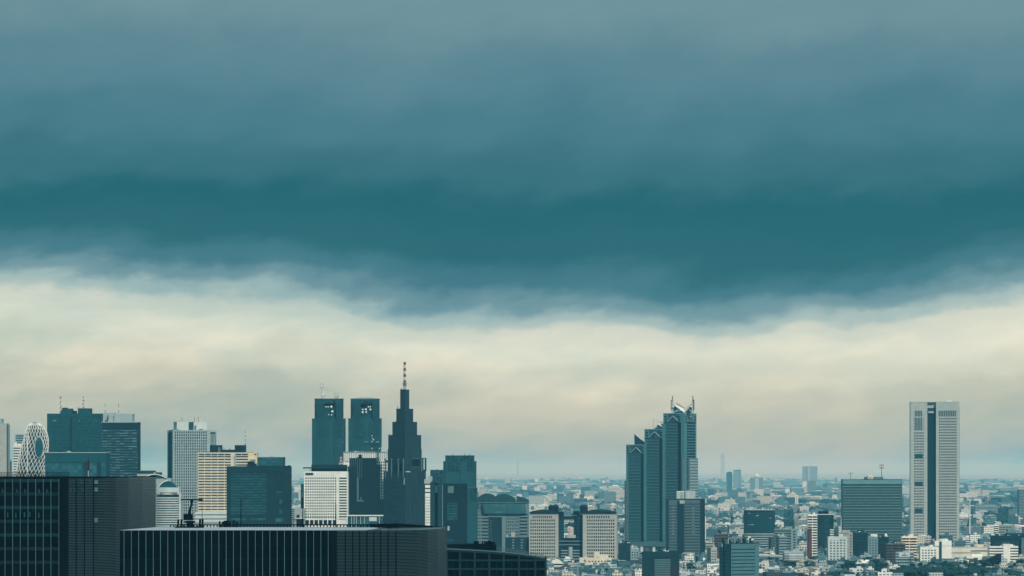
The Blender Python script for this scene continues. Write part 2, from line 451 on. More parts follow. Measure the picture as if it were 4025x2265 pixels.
def near_block(name, label, org, poly, ztop, face_m, z0=0):
    e = bpy.data.objects.new(name, None); COL.objects.link(e); e.location = org; tag(e, label, 'office block')
    mb = MB(); mb.prism([(p - org).to_2d() for p in poly], z0, ztop); mb.build('wall', face_m, e)
    c = sum(poly, Vector()) / len(poly); FOOT.append((c.x, c.y, 25))
    return e


# the taller block at the picture edge
D0 = 960; k0 = D0 / F; zt = wz(1878, D0)
lou = path_pts([(268, D0), (330, D0), (367, D0), (410, D0 + 3), (455, D0 + 9), (505, D0 + 20), (560, D0 + 39), (612, D0 + 64)])
org = Vector((wx(250, D0), D0, 0))
poly = [Vector((wx(-420, D0), D0, 0))] + lou + [Vector((wx(300, D0 + 75), D0 + 75, 0)), Vector((wx(-420, D0 + 75), D0 + 75, 0))]
e = near_block('office_block', 'black glass block with upright fins and a louvred wing, taller of the nearest two', org, poly, zt, GL_K)
louvre_wall(e, lou, wz(2300, D0), zt - .15, 6.25 * k0, org, [lou[0], lou[1] + Vector((-1.9, 0, 0)), lou[2] + Vector((-2.2, 0, 0)), lou[2] + Vector((0.1, 0, 0))])
for x in (-10, 20, 50, 80, 110.5, 140.5, 170.5, 200.5, 231.5):
    X = wx(x, D0) - org.x
    b = MB(); b.box(X - .04, X + .04, -.30, 0, wz(2320, D0), zt - .3); b.build('fin', ALU, e)
for y in (1887, 1940, 1993, 2047, 2101, 2155, 2209):
    z = wz(y, D0); X0 = wx(-420, D0) - org.x; X1 = wx(232, D0) - org.x
    b = MB(); b.box(X0, X1, -.10, 0, z - .55, z + .25); b.build('storey_band', DARK if y not in (2101, 1887, 1993) else SLATE, e)
b = MB(); b.box(wx(234, D0) - org.x, wx(268, D0) - org.x, -.5, 0, 40, zt - .05); b.build('corner_pier', BLACK, e)
b = MB()
for x in range(-60, 276, 6):
    X = wx(x, D0 + 22) - org.x; b.box(X - .05, X + .05, 22, 22.1, zt, zt + 1.35)
for zz in (.45, .9, 1.35): b.box(wx(-60, D0 + 22) - org.x, wx(275, D0 + 22) - org.x, 21.9, 22.2, zt + zz - .07, zt + zz + .02)
b.build('roof_railing', BLACK, e)
b = MB(); b.box(wx(-400, D0) - org.x, wx(268, D0) - org.x, -.18, .5, zt, zt + .32); b.build('parapet', BLACK, e)
b = MB()
for i in range(len(lou) - 1):
    p, q = lou[i] - org, lou[i + 1] - org; b.slab([(p.x, p.y, zt), (q.x, q.y, zt), (q.x, q.y, zt + .3), (p.x, p.y, zt + .3)], (0.05, .5, 0))
b.build('parapet', BLACK, e)
# glimpses of bright sky through the open top storeys: painted as plain grey panels behind the blades
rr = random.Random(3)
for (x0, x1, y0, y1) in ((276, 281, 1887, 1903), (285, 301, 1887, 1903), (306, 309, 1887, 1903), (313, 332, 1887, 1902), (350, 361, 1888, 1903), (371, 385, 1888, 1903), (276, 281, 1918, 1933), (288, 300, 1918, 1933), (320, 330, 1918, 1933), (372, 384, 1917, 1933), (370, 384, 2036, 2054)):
    b = MB(); b.box(wx(x0, D0) - org.x, wx(x1, D0) - org.x, -.03 + .35 * 0, .02, wz(y1, D0), wz(y0, D0)); b.build('painted_sky_glimpse', GREY, e)
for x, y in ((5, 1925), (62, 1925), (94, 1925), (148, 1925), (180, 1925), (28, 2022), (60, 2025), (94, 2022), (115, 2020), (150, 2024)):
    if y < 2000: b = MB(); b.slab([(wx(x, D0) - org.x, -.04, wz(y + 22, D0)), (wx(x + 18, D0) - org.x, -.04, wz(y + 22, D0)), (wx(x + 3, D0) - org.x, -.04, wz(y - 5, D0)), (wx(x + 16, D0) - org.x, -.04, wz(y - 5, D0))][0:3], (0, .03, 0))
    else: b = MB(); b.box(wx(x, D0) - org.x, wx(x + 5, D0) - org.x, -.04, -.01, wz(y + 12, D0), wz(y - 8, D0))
    b.build('painted_reflection', TEALG, e)  # teal shapes paint reflections onto the dark glass

for x, lab in ((43, 'dark red roof pole nearest the lattice egg-shaped tower'), (347, 'dark red and grey roof pole in front of the low glass hall')):
    Dp = D0 + 26; X = wx(x, Dp)
    o = bpy.data.objects.new('roof_pole', None); COL.objects.link(o); o.location = (X, Dp, zt); tag(o, lab, 'roof pole', 'roof poles on the taller near block')
    h = wz(1803 if x < 100 else 1797, Dp) - zt
    b = MB(); b.tube((0, 0, 0), (0, 0, h * .34), .16, 6); b.build('lower_shaft', PALE if x > 100 else BLACK, o)
    b = MB(); b.tube((0, 0, h * .34), (0, 0, h * .82), .2, 6); b.tube((0, 0, h * .82), (0, 0, h * .9), .2, 6, .09); b.build('upper_shaft', RUST, o)
    b = MB(); b.tube((0, 0, h * .9), (0, 0, h), .05, 4); b.build('lamp_tip', BLACK, o)

# the long central block
D1 = 900; k1 = D1 / F; zr = wz(2085, D1)
lou = path_pts([(1323, D1), (1440, D1), (1557, D1), (1600, D1 + 2), (1640, D1 + 5), (1680, D1 + 11), (1720, D1 + 25), (1753, D1 + 51)])
org = Vector((wx(1000, D1), D1, 0))
poly = [Vector((wx(471, D1), D1, 0))] + lou + [Vector((wx(1560, 950), 950, 0)), Vector((wx(620, 950), 950, 0))]
e = near_block('office_block', 'long black block with a pale flat roof carrying a crane', org, poly, zr, GL_K)
rb = MB(); rb.prism([(p - org).to_2d() for p in [Vector((wx(473, D1 + .5), D1 + .5, 0)), Vector((wx(1440, D1 + .5), D1 + .5, 0)), Vector((wx(1500, 940), 940, 0)), Vector((wx(622, 948), 948, 0))]], zr, zr + .06); rb.build('roof', ROOF, e)
louvre_wall(e, lou, wz(2320, D1), zr - .1, 5.7 * k1, org, [lou[0]] + [Vector((wx(x, D1), D1, 0)) for x in (1358, 1387, 1414, 1443, 1470, 1497, 1526, 1557)])
x = 488.0
while x < 1300:
    X = wx(x, D1) - org.x; b = MB(); b.box(X - .042, X + .042, -.30, 0, wz(2340, D1), zr - .1); b.build('fin', ALU, e); x += 28.65
b = MB(); b.box(wx(1299, D1) - org.x, wx(1323, D1) - org.x, -.45, 0, 40, zr - .06); b.build('corner_pier', BLACK, e)
for y in (2145, 2198, 2252):
    b = MB(); b.box(wx(471, D1) - org.x, wx(1299, D1) - org.x, -.03, 0, wz(y + 1.2, D1), wz(y - 1.2, D1)); b.build('storey_joint', BLACK, e)
# curved rear parapet wall with openings
b = MB(); Dp = 948
for i in range(60):
    xa = 668 + i * 13.1; 
    b.box(wx(xa, Dp) - org.x, wx(xa + 4, Dp) - org.x, Dp - D1, Dp - D1 + .6, zr, wz(2062, Dp))
b.box(wx(668, Dp) - org.x, wx(1454, Dp) - org.x, Dp - D1 - .1, Dp - D1 + .7, wz(2065.5, Dp), wz(2061, Dp))
b.box(wx(668, Dp) - org.x, wx(1454, Dp) - org.x, Dp - D1 - .12, Dp - D1 + .5, zr, wz(2076, Dp))
b.build('parapet', BLACK, e)
b = MB()
pp = [(1454, 948, 2060, 2085), (1568, 947, 2058, 2084), (1640, 948, 2063, 2082), (1700, 949, 2068, 2080), (1753, 951, 2072, 2076)]
for (xa, Da, ya, _), (xb, Db, yb, _) in zip(pp, pp[1:]):
    b.slab([(wx(xa, Da) - org.x, Da - D1, zr - .5), (wx(xb, Db) - org.x, Db - D1, zr - .5), (wx(xb, Db) - org.x, Db - D1, max(zr, wz(yb, Db))), (wx(xa, Da) - org.x, Da - D1, wz(ya, Da))], (0, .6, 0))
b.build('parapet', BLACK, e)
b = MB()
for i in range(26):
    xa = 1452 + rr.random() * 115; Dq = 935 + rr.random() * 8; hh = .3 + rr.random() * .8
    b = MB(); b.box(wx(xa, Dq) - org.x, wx(xa + 3 + rr.random() * 8, Dq) - org.x, Dq - D1, Dq - D1 + .8, zr + .06, zr + .06 + hh); b.build('roof_unit', BLACK, e)
for i in range(9):
    xa = 860 + i * 9 + rr.random() * 4; Dq = 944; b = MB(); t = -.5 + rr.random()
    b.tube((wx(xa, Dq) - org.x, Dq - D1, zr), (wx(xa, Dq) - org.x - t, Dq - D1, zr + 1.2 + rr.random() * .9), .3, 6, .22); b.build('floodlight', BLACK, e)
for x in (795, 700, 712, 785):
    b = MB(); X = wx(x, 946) - org.x; b.tube((X, 946 - D1, zr), (X + .1, 946 - D1, zr + 2.0), .22, 6, .3); b.build('floodlight', BLACK, e)
for x, yt, lab in ((947, 1960, 'thin black roof rod in front of the dark blank-framed block'), (1190, 1960, 'thin black roof rod beside the white square-windowed block'), (1320, 1975, 'thin black roof rod crossing the white square-windowed block'), (795, 1992, 'thinnest black roof rod beside the roof crane')):
    Dq = 944; o = bpy.data.objects.new('roof_rod', None); COL.objects.link(o); o.location = (wx(x, Dq), Dq, zr); tag(o, lab, 'roof rod', 'rods on the long near roof')
    hh = wz(yt, Dq) - zr; b = MB(); b.tube((0, 0, 0), (0, 0, hh * .55), .13 if x != 795 else .06, 6); b.build('lower_shaft', BLACK, o)
    b = MB(); b.tube((0, 0, hh * .55), (0, 0, hh), .09 if x != 795 else .04, 6); b.build('upper_shaft', BLACK, o)

# window-cleaning crane on that roof
Dc = 935; cr = bpy.data.objects.new('roof_crane', None); COL.objects.link(cr); cr.location = (wx(741, Dc), Dc, zr + .06); tag(cr, 'black roof crane with a leaning mast and level jib', 'crane')
kc = Dc / F; zc = lambda y: wz(y, Dc) - zr - .06; xo = lambda x: (x - 741) * kc
b = MB(); b.box(xo(735), xo(759), -1, 1, 0, zc(2047)); b.box(xo(728), xo(766), -1.2, 1.2, zc(2056), zc(2049)); b.build('carriage', BLACK, cr)
b = MB(); b.box(xo(722), xo(756), -1.1, 1.1, zc(2045), zc(2021)); b.box(xo(754), xo(761), -.6, .6, zc(2044), zc(2036)); b.build('cab', BLACK, cr)
b = MB(); b.slab([(xo(738), -.5, zc(2021)), (xo(748), -.5, zc(2021)), (xo(757), -.5, zc(1976)), (xo(760), -.5, zc(1967)), (xo(748), -.5, zc(1967)), (xo(750), -.5, zc(1980))], (0, 1, 0)); b.build('mast_arm', BLACK, cr)
b = MB(); b.box(xo(711), xo(797), -.4, .4, zc(1967.5), zc(1962)); b.build('jib', BLACK, cr)
b = MB()
for x in (715, 793): b.tube((xo(x), 0, zc(1967)), (xo(x), 0, zc(2046)), .03, 4)
b.build('cable', BLACK, cr)
b = MB(); b.box(xo(690), xo(800), -1.5, -1.2, 0, .35); b.box(xo(690), xo(800), 1.2, 1.5, 0, .35)
for x in range(692, 800, 9): b.box(xo(x), xo(x + 2), -1.6, -1.1, .35, .8)
b.build('rail', BLACK, cr)

# the lower block with an arched roof edge
D2 = 1300; k2 = D2 / F; org = Vector((wx(1950, D2), D2, 0))
xs = [1690, 1750, 1850, 1950, 2050, 2120, 2148]; ys = [2151, 2155, 2160, 2166, 2175, 2186, 2192]
e = bpy.data.objects.new('office_block', None); COL.objects.link(e); e.location = org; tag(e, 'low dark near block with an arched roof rail and deep square bays', 'office block'); FOOT.append((org.x, org.y + 15, 30))
X = lambda x: wx(x, D2) - org.x
b = MB(); b.slab([(X(xs[0]), .6, 0)] + [(X(2148), .6, 0)] + [(X(x), .6, wz(y + 8, D2)) for x, y in reversed(list(zip(xs, ys)))], (0, 30, 0)); b.build('wall', GL_K, e)
b = MB()
for i in range(len(xs) - 1):
    b.slab([(X(xs[i]), 0, wz(ys[i] + 4, D2)), (X(xs[i + 1]), 0, wz(ys[i + 1] + 4, D2)), (X(xs[i + 1]), 0, wz(ys[i + 1], D2)), (X(xs[i]), 0, wz(ys[i], D2))], (0, .4, 0))
b.build('roof_edge', GREY, e)
b = MB()
for i in range(len(xs) - 1):
    b.slab([(X(xs[i]), .1, wz(ys[i] + 12, D2)), (X(xs[i + 1]), .1, wz(ys[i + 1] + 12, D2)), (X(xs[i + 1]), .1, wz(ys[i + 1] + 5, D2)), (X(xs[i]), .1, wz(ys[i] + 5, D2))], (0, .6, 0))
b.build('fascia', SLATE, e)
cols = [1756, 1808, 1866, 1923, 1980, 2040, 2104, 2145]
for x in cols:
    yt = 2172 if x < 2000 else 2186; b = MB(); b.box(X(x - 4), X(x + 4), -.5, .6, 20, wz(yt, D2)); b.build('column', SLATE, e)
for i in range(len(cols) - 1):
    for y in (2203, 2237, 2271):
        b = MB(); b.box(X(cols[i] + 4), X(cols[i + 1] - 4), -.3, .6, wz(y + 3.5, D2), wz(y - 3.5, D2)); b.build('beam', SLATE, e)
        xm = (cols[i] + cols[i + 1]) / 2; b = MB(); b.box(X(xm - .6), X(xm + .6), -.02, .6, wz(y + 31, D2), wz(y + 3.6, D2)); b.build('mullion', SLATE, e)
# rear curved rail with posts and plant
q = [(1951, 2151), (2000, 2157), (2060, 2165), (2110, 2174), (2140, 2181)]
b = MB()
for (xa, ya), (xb, yb) in zip(q, q[1:]):
    for dy in (0, 6): b.slab([(X(xa), 25, wz(ya + dy + 1.5, 1325)), (X(xb), 25, wz(yb + dy + 1.5, 1325)), (X(xb), 25, wz(yb + dy, 1325)), (X(xa), 25, wz(ya + dy, 1325))], (0, .3, 0))
    for j in range(6):
        t = j / 6; xx, yy = xa + (xb - xa) * t, ya + (yb - ya) * t; b.box(X(xx), X(xx + 1.5), 25, 25.3, wz(yy + 10, 1325), wz(yy, 1325))
b.build('roof_railing', GREY, e)
for (xa, xb, ya) in ((1755, 1830, 2140), (1828, 1905, 2138), (1905, 1945, 2132), (1944, 1950, 2142), (1860, 1880, 2128), (1915, 1930, 2127), (1893, 1897, 2128), (1901, 1905, 2128)): b = MB(); b.box(X(xa), X(xb), 15, 24, 80, wz(ya, 1318)); b.build('roof_unit', BLACK, e)

# ------------------------------------------------------------------ towers at the picture's edge, from one side to the other
# slim pale tower
B = Bld('tower', 'pale plain tower cut off by the picture edge beside the lattice egg-shaped tower', 'tower', -60, 26, 4500, depth=30)
B.face_plain('front', 0, B.w, 0, B.z(1679), .4); B.wall.box(0, B.w, 0, B.d, 0, B.z(1669))
B.face_plain('front', B.u(8), B.w - .2, B.z(1900), B.z(1682), .7); B.done(BEIGE)
B.part('penthouse', boxes((B.u(-60), B.u(6), 2, 20, B.z(1669), B.z(1646)), (B.u(3), B.u(26), 3, 20, B.z(1669), B.z(1664))), PALE)
B.part('corner_strip', boxes((B.w, B.w + .5, 1, 10, 0, B.z(1669))), GREY)
for i in range(28): B.pane('right', 16, B.z(1675 + i * 8), 8, 1.2, .02, GL_D)

# striped white block behind the lattice tower
B = Bld('office_block', 'white block with dark window strips half hidden behind the lattice egg-shaped tower', 'office block', 53, 96, 4700, depth=22)
B.wall.box(0, B.w, 0, B.d, 0, B.z(1748)); B.bands('front', 0, B.w, B.z(1905), B.z(1760), 14, .45, .5, GL_D); B.face_plain('front', 0, B.w, B.z(1760), B.z(1748), .5); B.done(WHITE)
B.part('upper_storeys', boxes((B.u(57), B.u(96), 3, 18, B.z(1748), B.z(1707))), PALE)
B.part('roof_steps', boxes((B.u(57), B.u(66), 1, 3, B.z(1748), B.z(1739)), (B.u(70), B.u(80), 1, 3, B.z(1748), B.z(1744))), WHITE)
for i in range(4): B.pane('front', B.u(76), B.z(1714 + i * 9), 9, 1.6, -2.9, GL_T)

# lattice egg-shaped tower
Dk = 4400; kk = Dk / F
e = bpy.data.objects.new('lattice_tower', None); COL.objects.link(e); e.location = (wx(140, Dk), Dk + 14, 0); tag(e, 'egg-shaped dark glass tower wrapped in a white diagonal lattice with an oval window', 'tower'); FOOT.append((wx(130, Dk), Dk + 14, 22))


def cocoon(cx_of, half_of, y0, y1, oy, nm, lines, turns, ys_):
    zb, ztp = wz(y1, Dk), wz(y0, Dk)
    def P_(t, phi, grow=0):
        z = zb + (ztp - zb) * t; hw = max(.05, half_of(t) * kk + grow * (1 if half_of(t) > 1 else .3))
        return Vector(((cx_of(t) - 140) * kk + hw * sin(phi), oy - hw * ys_ * cos(phi), z))
    n, m_ = 22, 26
    vs_ = [P_(j / m_, 2 * pi * i / n) for j in range(m_ + 1) for i in range(n)]
    fs = [(j * n + i, j * n + (i + 1) % n, (j + 1) * n + (i + 1) % n, (j + 1) * n + i) for j in range(m_) for i in range(n)]
    b = MB(); b.add(vs_, fs); b.build(nm + '_glass', GL_D, e, smooth=True)
    b = MB()
    for sgn in (1, -1):
        for li in range(lines):
            p0 = None
            for s_ in range(31):
                t = s_ / 30 * .985; phi = 2 * pi * li / lines + sgn * turns * t; q_ = P_(t, phi, .25)
                if p0 is not None and cos(phi) > -.35: b.tube(p0, q_, .36, 4)
                p0 = q_
    b.build(nm + '_lattice', WHITE, e)
    return P_


def prof(pts):
    def f(t):
        y = pts[0][0] + (pts[-1][0] - pts[0][0]) * 0
        for (ta, a), (tb, b_) in zip(pts, pts[1:]):
            if ta <= t <= tb: return a + (b_ - a) * (t - ta) / (tb - ta)
        return pts[-1][1]
    return f


yy_ = lambda y: (1930 - y) / 271.0
cxm = prof([(0, 106), (yy_(1850), 115), (yy_(1800), 124), (yy_(1760), 130), (yy_(1730), 136), (yy_(1700), 136), (yy_(1680), 133.5), (yy_(1665), 131), (1, 131)])
hwm = prof([(0, 54), (yy_(1850), 57), (yy_(1800), 56.5), (yy_(1760), 54), (yy_(1730), 49), (yy_(1700), 43), (yy_(1680), 34), (yy_(1668), 24), (yy_(1662), 15), (1, 0)])
PM = cocoon(cxm, hwm, 1659, 1930, 0, 'main_shell', 23, 2.5, .55)
seam = [PM(t, ph, .5) for t, ph in ((.86, -.75), (.75, -.62), (.6, -.45), (.45, -.30), (.3, -.18), (.15, -.10), (.02, -.05))]
b = MB(); [b.tube(p_, q_, .55, 5) for p_, q_ in zip(seam, seam[1:])]; b.build('seam_rib', WHITE, e)
b = MB(); ov = [(((151.5 + 17.5 * cos(a)) - 140) * kk, -10.0, wz(1759 - 41 * sin(a), Dk)) for a in [2 * pi * i / 28 for i in range(28)]]
b.slab(ov, (0, 2.2, 0)); b.build('oval_window', GL_T, e)
b = MB()
for i in range(28): b.tube(ov[i], ov[(i + 1) % 28], .3, 4)
b.build('window_frame', WHITE, e)

# wide dark slab tower with small windows and two masts
B = Bld('tower', 'wide dark teal slab tower with small windows and two roof masts behind the lattice tower', 'tower', 185, 401, 4600, depth=28)
B.wall.box(0, B.w, 0, B.d, 0, B.z(1626)); zt_ = B.z(1632)
B.grid('front', B.u(190), B.u(275), B.z(1900), zt_, 13, 20, .52, .62, .45, GL_B); B.face_plain('front', 0, B.u(190), 0, B.z(1626), .5); B.face_plain('front', B.u(285), B.u(289), 0, B.z(1626), .5)
B.grid('front', B.u(289), B.u(396), B.z(1900), zt_, 17, 20, .52, .62, .45, GL_B); B.face_plain('front', B.u(396), B.w, 0, B.z(1626), .5); B.face_plain('front', B.u(190), B.u(275), zt_, B.z(1626), .44); B.face_plain('front', B.u(289), B.u(396), zt_, B.z(1626), .44); B.done(TEALG)
B.part('slot', boxes((B.u(275), B.u(285), -.1, 0, 0, B.z(1640))), DARK)
for xa, xb, yt in ((236, 281, 1606), (304, 355, 1605)): B.part('penthouse', boxes((B.u(xa), B.u(xb), 4, 22, B.z(1626), B.z(yt))), TEALG)
B.part('roof_plant', boxes((B.u(281.3), B.u(298), 6, 14, B.z(1626), B.z(1615)), (B.u(242), B.u(262), 6, 14, B.z(1606), B.z(1603))), BLACK)
for x in (236.5, 323.5): mast(B, B.u(x), 3.5 if x < 300 else 12, B.z(1626 if x < 300 else 1605), B.z(1559), .75, 7, [(-1.2, 8, .9), (1.4, 12, 1.2), (1.0, 5, .8), (-1.3, 14, .8)])
pole(B, 'roof_rod', B.u(306), 8, B.z(1605), B.z(1598), .25, RUST); pole(B, 'roof_rod', B.u(254), 8, B.z(1603), B.z(1599), .3, RUST)
for (x, y) in ((207, 1654.5), (212, 1654.5), (217, 1654.5), (364, 1655), (369, 1655), (375, 1655), (381, 1654), (388, 1653), (311, 1656)):
    B.part('pale_window_blind', boxes((B.u(x), B.u(x + 2.6), -.16, -.1, B.z(y + 4), B.z(y - 4))), PALE)  # pale blinds in a few windows

# dark glass tower with strips
B = Bld('tower', 'dark glass tower with pale strip windows and a light roof house with two dashed aerials', 'tower', 401, 541, 4520, depth=36)
B.wall.box(0, B.w, 0, B.d, 0, B.z(1660)); B.face_plain('front', 0, B.w, B.z(1690), B.z(1660), .5); B.bands('front', 0, B.w, B.z(1899), B.z(1690), 20, .50, .5, GL_S); B.done(DARK)
B.part('roof_edge', boxes((-.6, B.w + .8, -.9, B.d, B.z(1661.5), B.z(1658.5))), PALE)
B.part('penthouse', boxes((B.u(402), B.u(447), 8, 30, B.z(1658.5), B.z(1623)), (B.u(447), B.u(519), 5, 30, B.z(1658.5), B.z(1627))), PALE)
B.part('penthouse', boxes((B.u(421), B.u(424), 4.6, 8, B.z(1650), B.z(1632)), (B.u(411), B.u(420), 4.6, 8, B.z(1655), B.z(1650))), GREY)
for x in (409, 462):
    for i in range(4): B.part('aerial', (lambda mb: (mb.tube((B.u(x), 12, B.z(1623 - i * 12)), (B.u(x), 12, B.z(1623 - i * 12 - 11.6)), .28, 5), mb)[1])(MB()), RUST if i % 2 == 0 else MASTW)

# low glass hall in front of the two
B = Bld('glass_hall', 'low teal glass hall in front of the wide slab tower', 'hall', 177, 417, 4100, depth=40)
B.wall.box(0, B.w, 0, B.d, 0, B.z(1781)); B.face_plain('front', 0, B.w, B.z(1818), B.z(1782), .6); B.done(TEALG)
B.part('roof_edge', boxes((-.5, B.w + .5, -1.2, B.d, B.z(1781), B.z(1778))), PALE)
xs_ = [180, 212, 244, 276, 325]
for xa, xb in ((178, 204), (204, 230), (230, 256), (256, 282), (282, 325), (352, 380), (398, 416)):
    for j in range(3): B.pane('front', (B.u(xa) + B.u(xb)) / 2, B.z(1832 + j * 26), (xb - xa) * B.k - .35, 25 * B.k, .02, GL_T, 'curtain_wall')
B.part('pier', boxes((B.u(326), B.u(351), -.7, 0, 0, B.z(1818)), (B.u(382), B.u(397), -.7, 0, 0, B.z(1818))), SLATE)
B.part('roof_plant', boxes((B.u(262), B.u(276), 3, 8, B.z(1778), B.z(1773))), PALE)

# vaulted low pavilion
B = Bld('pavilion', 'low dark pavilion with a vaulted pale roof between strip tower and grid tower', 'pavilion', 539, 672, 3900, depth=30)
B.wall.box(0, B.w, 0, B.d, 0, B.z(1880)); B.face_plain('front', 0, B.u(610), B.z(1880), B.z(1856), .2); B.done(PALE)
B.part('roof', boxes((-1, B.u(606), -2, 20, B.z(1856), B.z(1850)), (B.u(606), B.u(630), 2, 20, B.z(1868), B.z(1857))), ROOFD)
b = MB(); arc = [(B.u(564 + i * 9), B.z(1880 - 15 * sin(pi * i / 10))) for i in range(11)]; b.slab([(x, -.5, z) for x, z in arc], (0, 18, 0)); B.part('vault', b, ROOFD)
b = MB(); [b.tube((x0, -.9, z0), (x1, -.9, z1), .5, 5) for (x0, z0), (x1, z1) in zip(arc, arc[1:])]; B.part('vault_rim', b, WHITE)

# white grid tower
B = Bld('tower', 'pale tower with square dark windows and a broad light roof house', 'tower', 658, 823, 4300, xc=681, yaw=16, depth=32)
B.wall.box(0, B.w, 0, B.d, 0, B.z(1690)); B.grid('front', B.u(684.5), B.u(811), B.z(2090), B.z(1694.5), 15, 36, .60, .72, .6, GL_PB); B.face_plain('front', 0, B.u(684.5), 0, B.z(1690), .65); B.face_plain('front', B.u(811), B.w, 0, B.z(1690), .65); B.face_plain('front', B.u(684.5), B.u(811), B.z(1694.5), B.z(1690), .6)
B.face_plain('left', 0, B.d * .12, 0, B.z(1690), .6); B.face_plain('left', B.d * .85, B.d - .05, 0, B.z(1690), .6); B.done(PALE)
B.part('side_glass', boxes((-.15, 0, B.d * .15, B.d * .88, 0, B.z(1699))), TEALG)
xw = B.u(850)
B.part('wing', boxes((B.w + .7, xw, 2, B.d, 0, B.z(1691))), PALE)
B.part('wing_groove', boxes(*[(B.u(827 + i * 5.2), B.u(829.4 + i * 5.2), 1.9, 2, B.z(1760), B.z(1706)) for i in range(4)]), TEALG)
B.part('wing_slot', boxes((B.u(824.5), B.u(845), 1.85, 2, B.z(1705), B.z(1699))), BLACK)
for xa, xb in ((698, 743), (763, 813)): B.part('penthouse', boxes((B.u(xa), B.u(xb), 5, 24, B.z(1690), B.z(1658))), PALE2)
B.part('penthouse', boxes((B.u(743.2), B.u(762.8), 9, 22, B.z(1690), B.z(1659))), TEALG)
B.part('roof_plant', boxes((B.u(766), B.u(772), 4, 5, B.z(1690), B.z(1673)), (B.u(783), B.u(797), 4, 5, B.z(1690), B.z(1686)), (B.u(680), B.u(705), 1, 4, B.z(1690), B.z(1687.5))), GREY)
for x, yt in ((722, 1639), (770, 1638), (785, 1638), (797, 1646), (712, 1652)): pole(B, 'aerial', B.u(x), 12, B.z(1658), B.z(yt), .22, RUST if x != 797 else MASTW)

# cream slab with window bays
B = Bld('office_block', 'cream block with paired dark windows and two black roof houses with a dashed aerial', 'office block', 777, 1010, 3900, depth=22)
B.wall.box(0, B.w, 0, B.d, 0, B.z(1779)); z1_, z0_ = B.z(1785), B.z(2011); nr = 20
for i in range(5): B.bands('front', B.u(779.5 + i * 25.8), B.u(803.5 + i * 25.8), z0_, B.z(1793), nr, .48, .55, GL_D, 'window'); B.face_plain('front', B.u(803.5 + i * 25.8), B.u(805.3 + i * 25.8), z0_, B.z(1779), .75)
B.face_plain('front', 0, B.u(779.5), z0_, B.z(1779), .75); B.face_plain('front', B.u(779.5), B.u(975), B.z(1793), B.z(1790.5), .55)
for i in range(7):
    xa = 781 + i * 25.8 if i < 5 else 926 + (i - 5) * 26; B.pane('front', B.u(xa + 11), B.z(1786.5), 22 * B.k, 5.4 * B.k, .5 if i < 5 else .5, GL_B)
B.face_plain('front', B.u(779.5), B.w, B.z(1784), B.z(1779), .62); B.face_plain('front', B.u(908.5), B.u(920), z0_, B.z(1784), .72)
B.bands('front', B.u(928), B.u(975), z0_, B.z(1793), nr, .48, .5, GL_D, 'window'); B.done(CREAM)
B.part('stair_bay', boxes((B.u(920.4), B.u(927.6), -1.4, 0, z0_, B.z(1790))), PALE)
b = MB(); b.box(B.u(975.3), B.w + .1, -.8, 6, z0_, B.z(1779)); B.part('end_wall', b, solid('yellow_tile', (.70, .58, .36)))
B.part('end_window', boxes((B.u(1000), B.u(1008), -.9, -.8, B.z(1789), B.z(1784))), GL_D)
for xa, xb, yt in ((824, 869, 1750), (922, 963, 1750)): B.part('penthouse', boxes((B.u(xa), B.u(xb), 3, 18, B.z(1779), B.z(yt))), DARK)
B.part('penthouse', boxes((B.u(869.2), B.u(921.8), 5, 18, B.z(1779), B.z(1768))), DARK)
B.part('roof_plant', boxes((B.u(856), B.u(866), 2, 3, B.z(1779), B.z(1758)), (B.u(797), B.u(824), 3, 7, B.z(1779), B.z(1775)), (B.u(963), B.u(995), 5, 10, B.z(1779), B.z(1777)), (B.u(899), B.u(903), 6, 8, B.z(1768), B.z(1763)), (B.u(877), B.u(879), 6, 8, B.z(1768), B.z(1760))), GREY)
for i in range(8):
    B.part('aerial', (lambda mb: (mb.tube((B.u(962.5), 6, B.z(1750 - i * 8)), (B.u(962.5), 6, B.z(1750 - i * 8 - 7.9)), .36 - i * .02, 5), mb)[1])(MB()), RUST if i % 2 == 0 else MASTW)
for j in range(4): B.part('balcony', boxes((B.u(986), B.u(1004), -3, -.9, B.z(1808 + j * 8), B.z(1803 + j * 8))), [PALE2, PALE][j % 2])
B.part('podium', boxes((B.u(770), B.u(900), -8, 10, 0, B.z(2012)), (B.u(768), B.u(902), -9, 10, B.z(2022), B.z(2018)), (B.u(768), B.u(902), -9, 10, B.z(2038), B.z(2030)), (B.u(768), B.u(902), -9, 10, B.z(2054), B.z(2046))), PALE2)

# striped round-ended white block
B = Bld('office_block', 'white round-fronted block with curving window strips and vaulted roof behind the crane', 'office block', 616, 711, 3300, depth=18)


def bow(B, x0, x1, bulge, z0, z1, grow=0.0, y0=0.0, back=14):
    n = 10; pts = [(x0 - grow + (x1 - x0 + 2 * grow) * i / n, y0 - grow - bulge * (1 - (2 * i / n - 1) ** 2)) for i in range(n + 1)]
    return pts + [(x1 + grow, y0 + back), (x0 - grow, y0 + back)], z0, z1


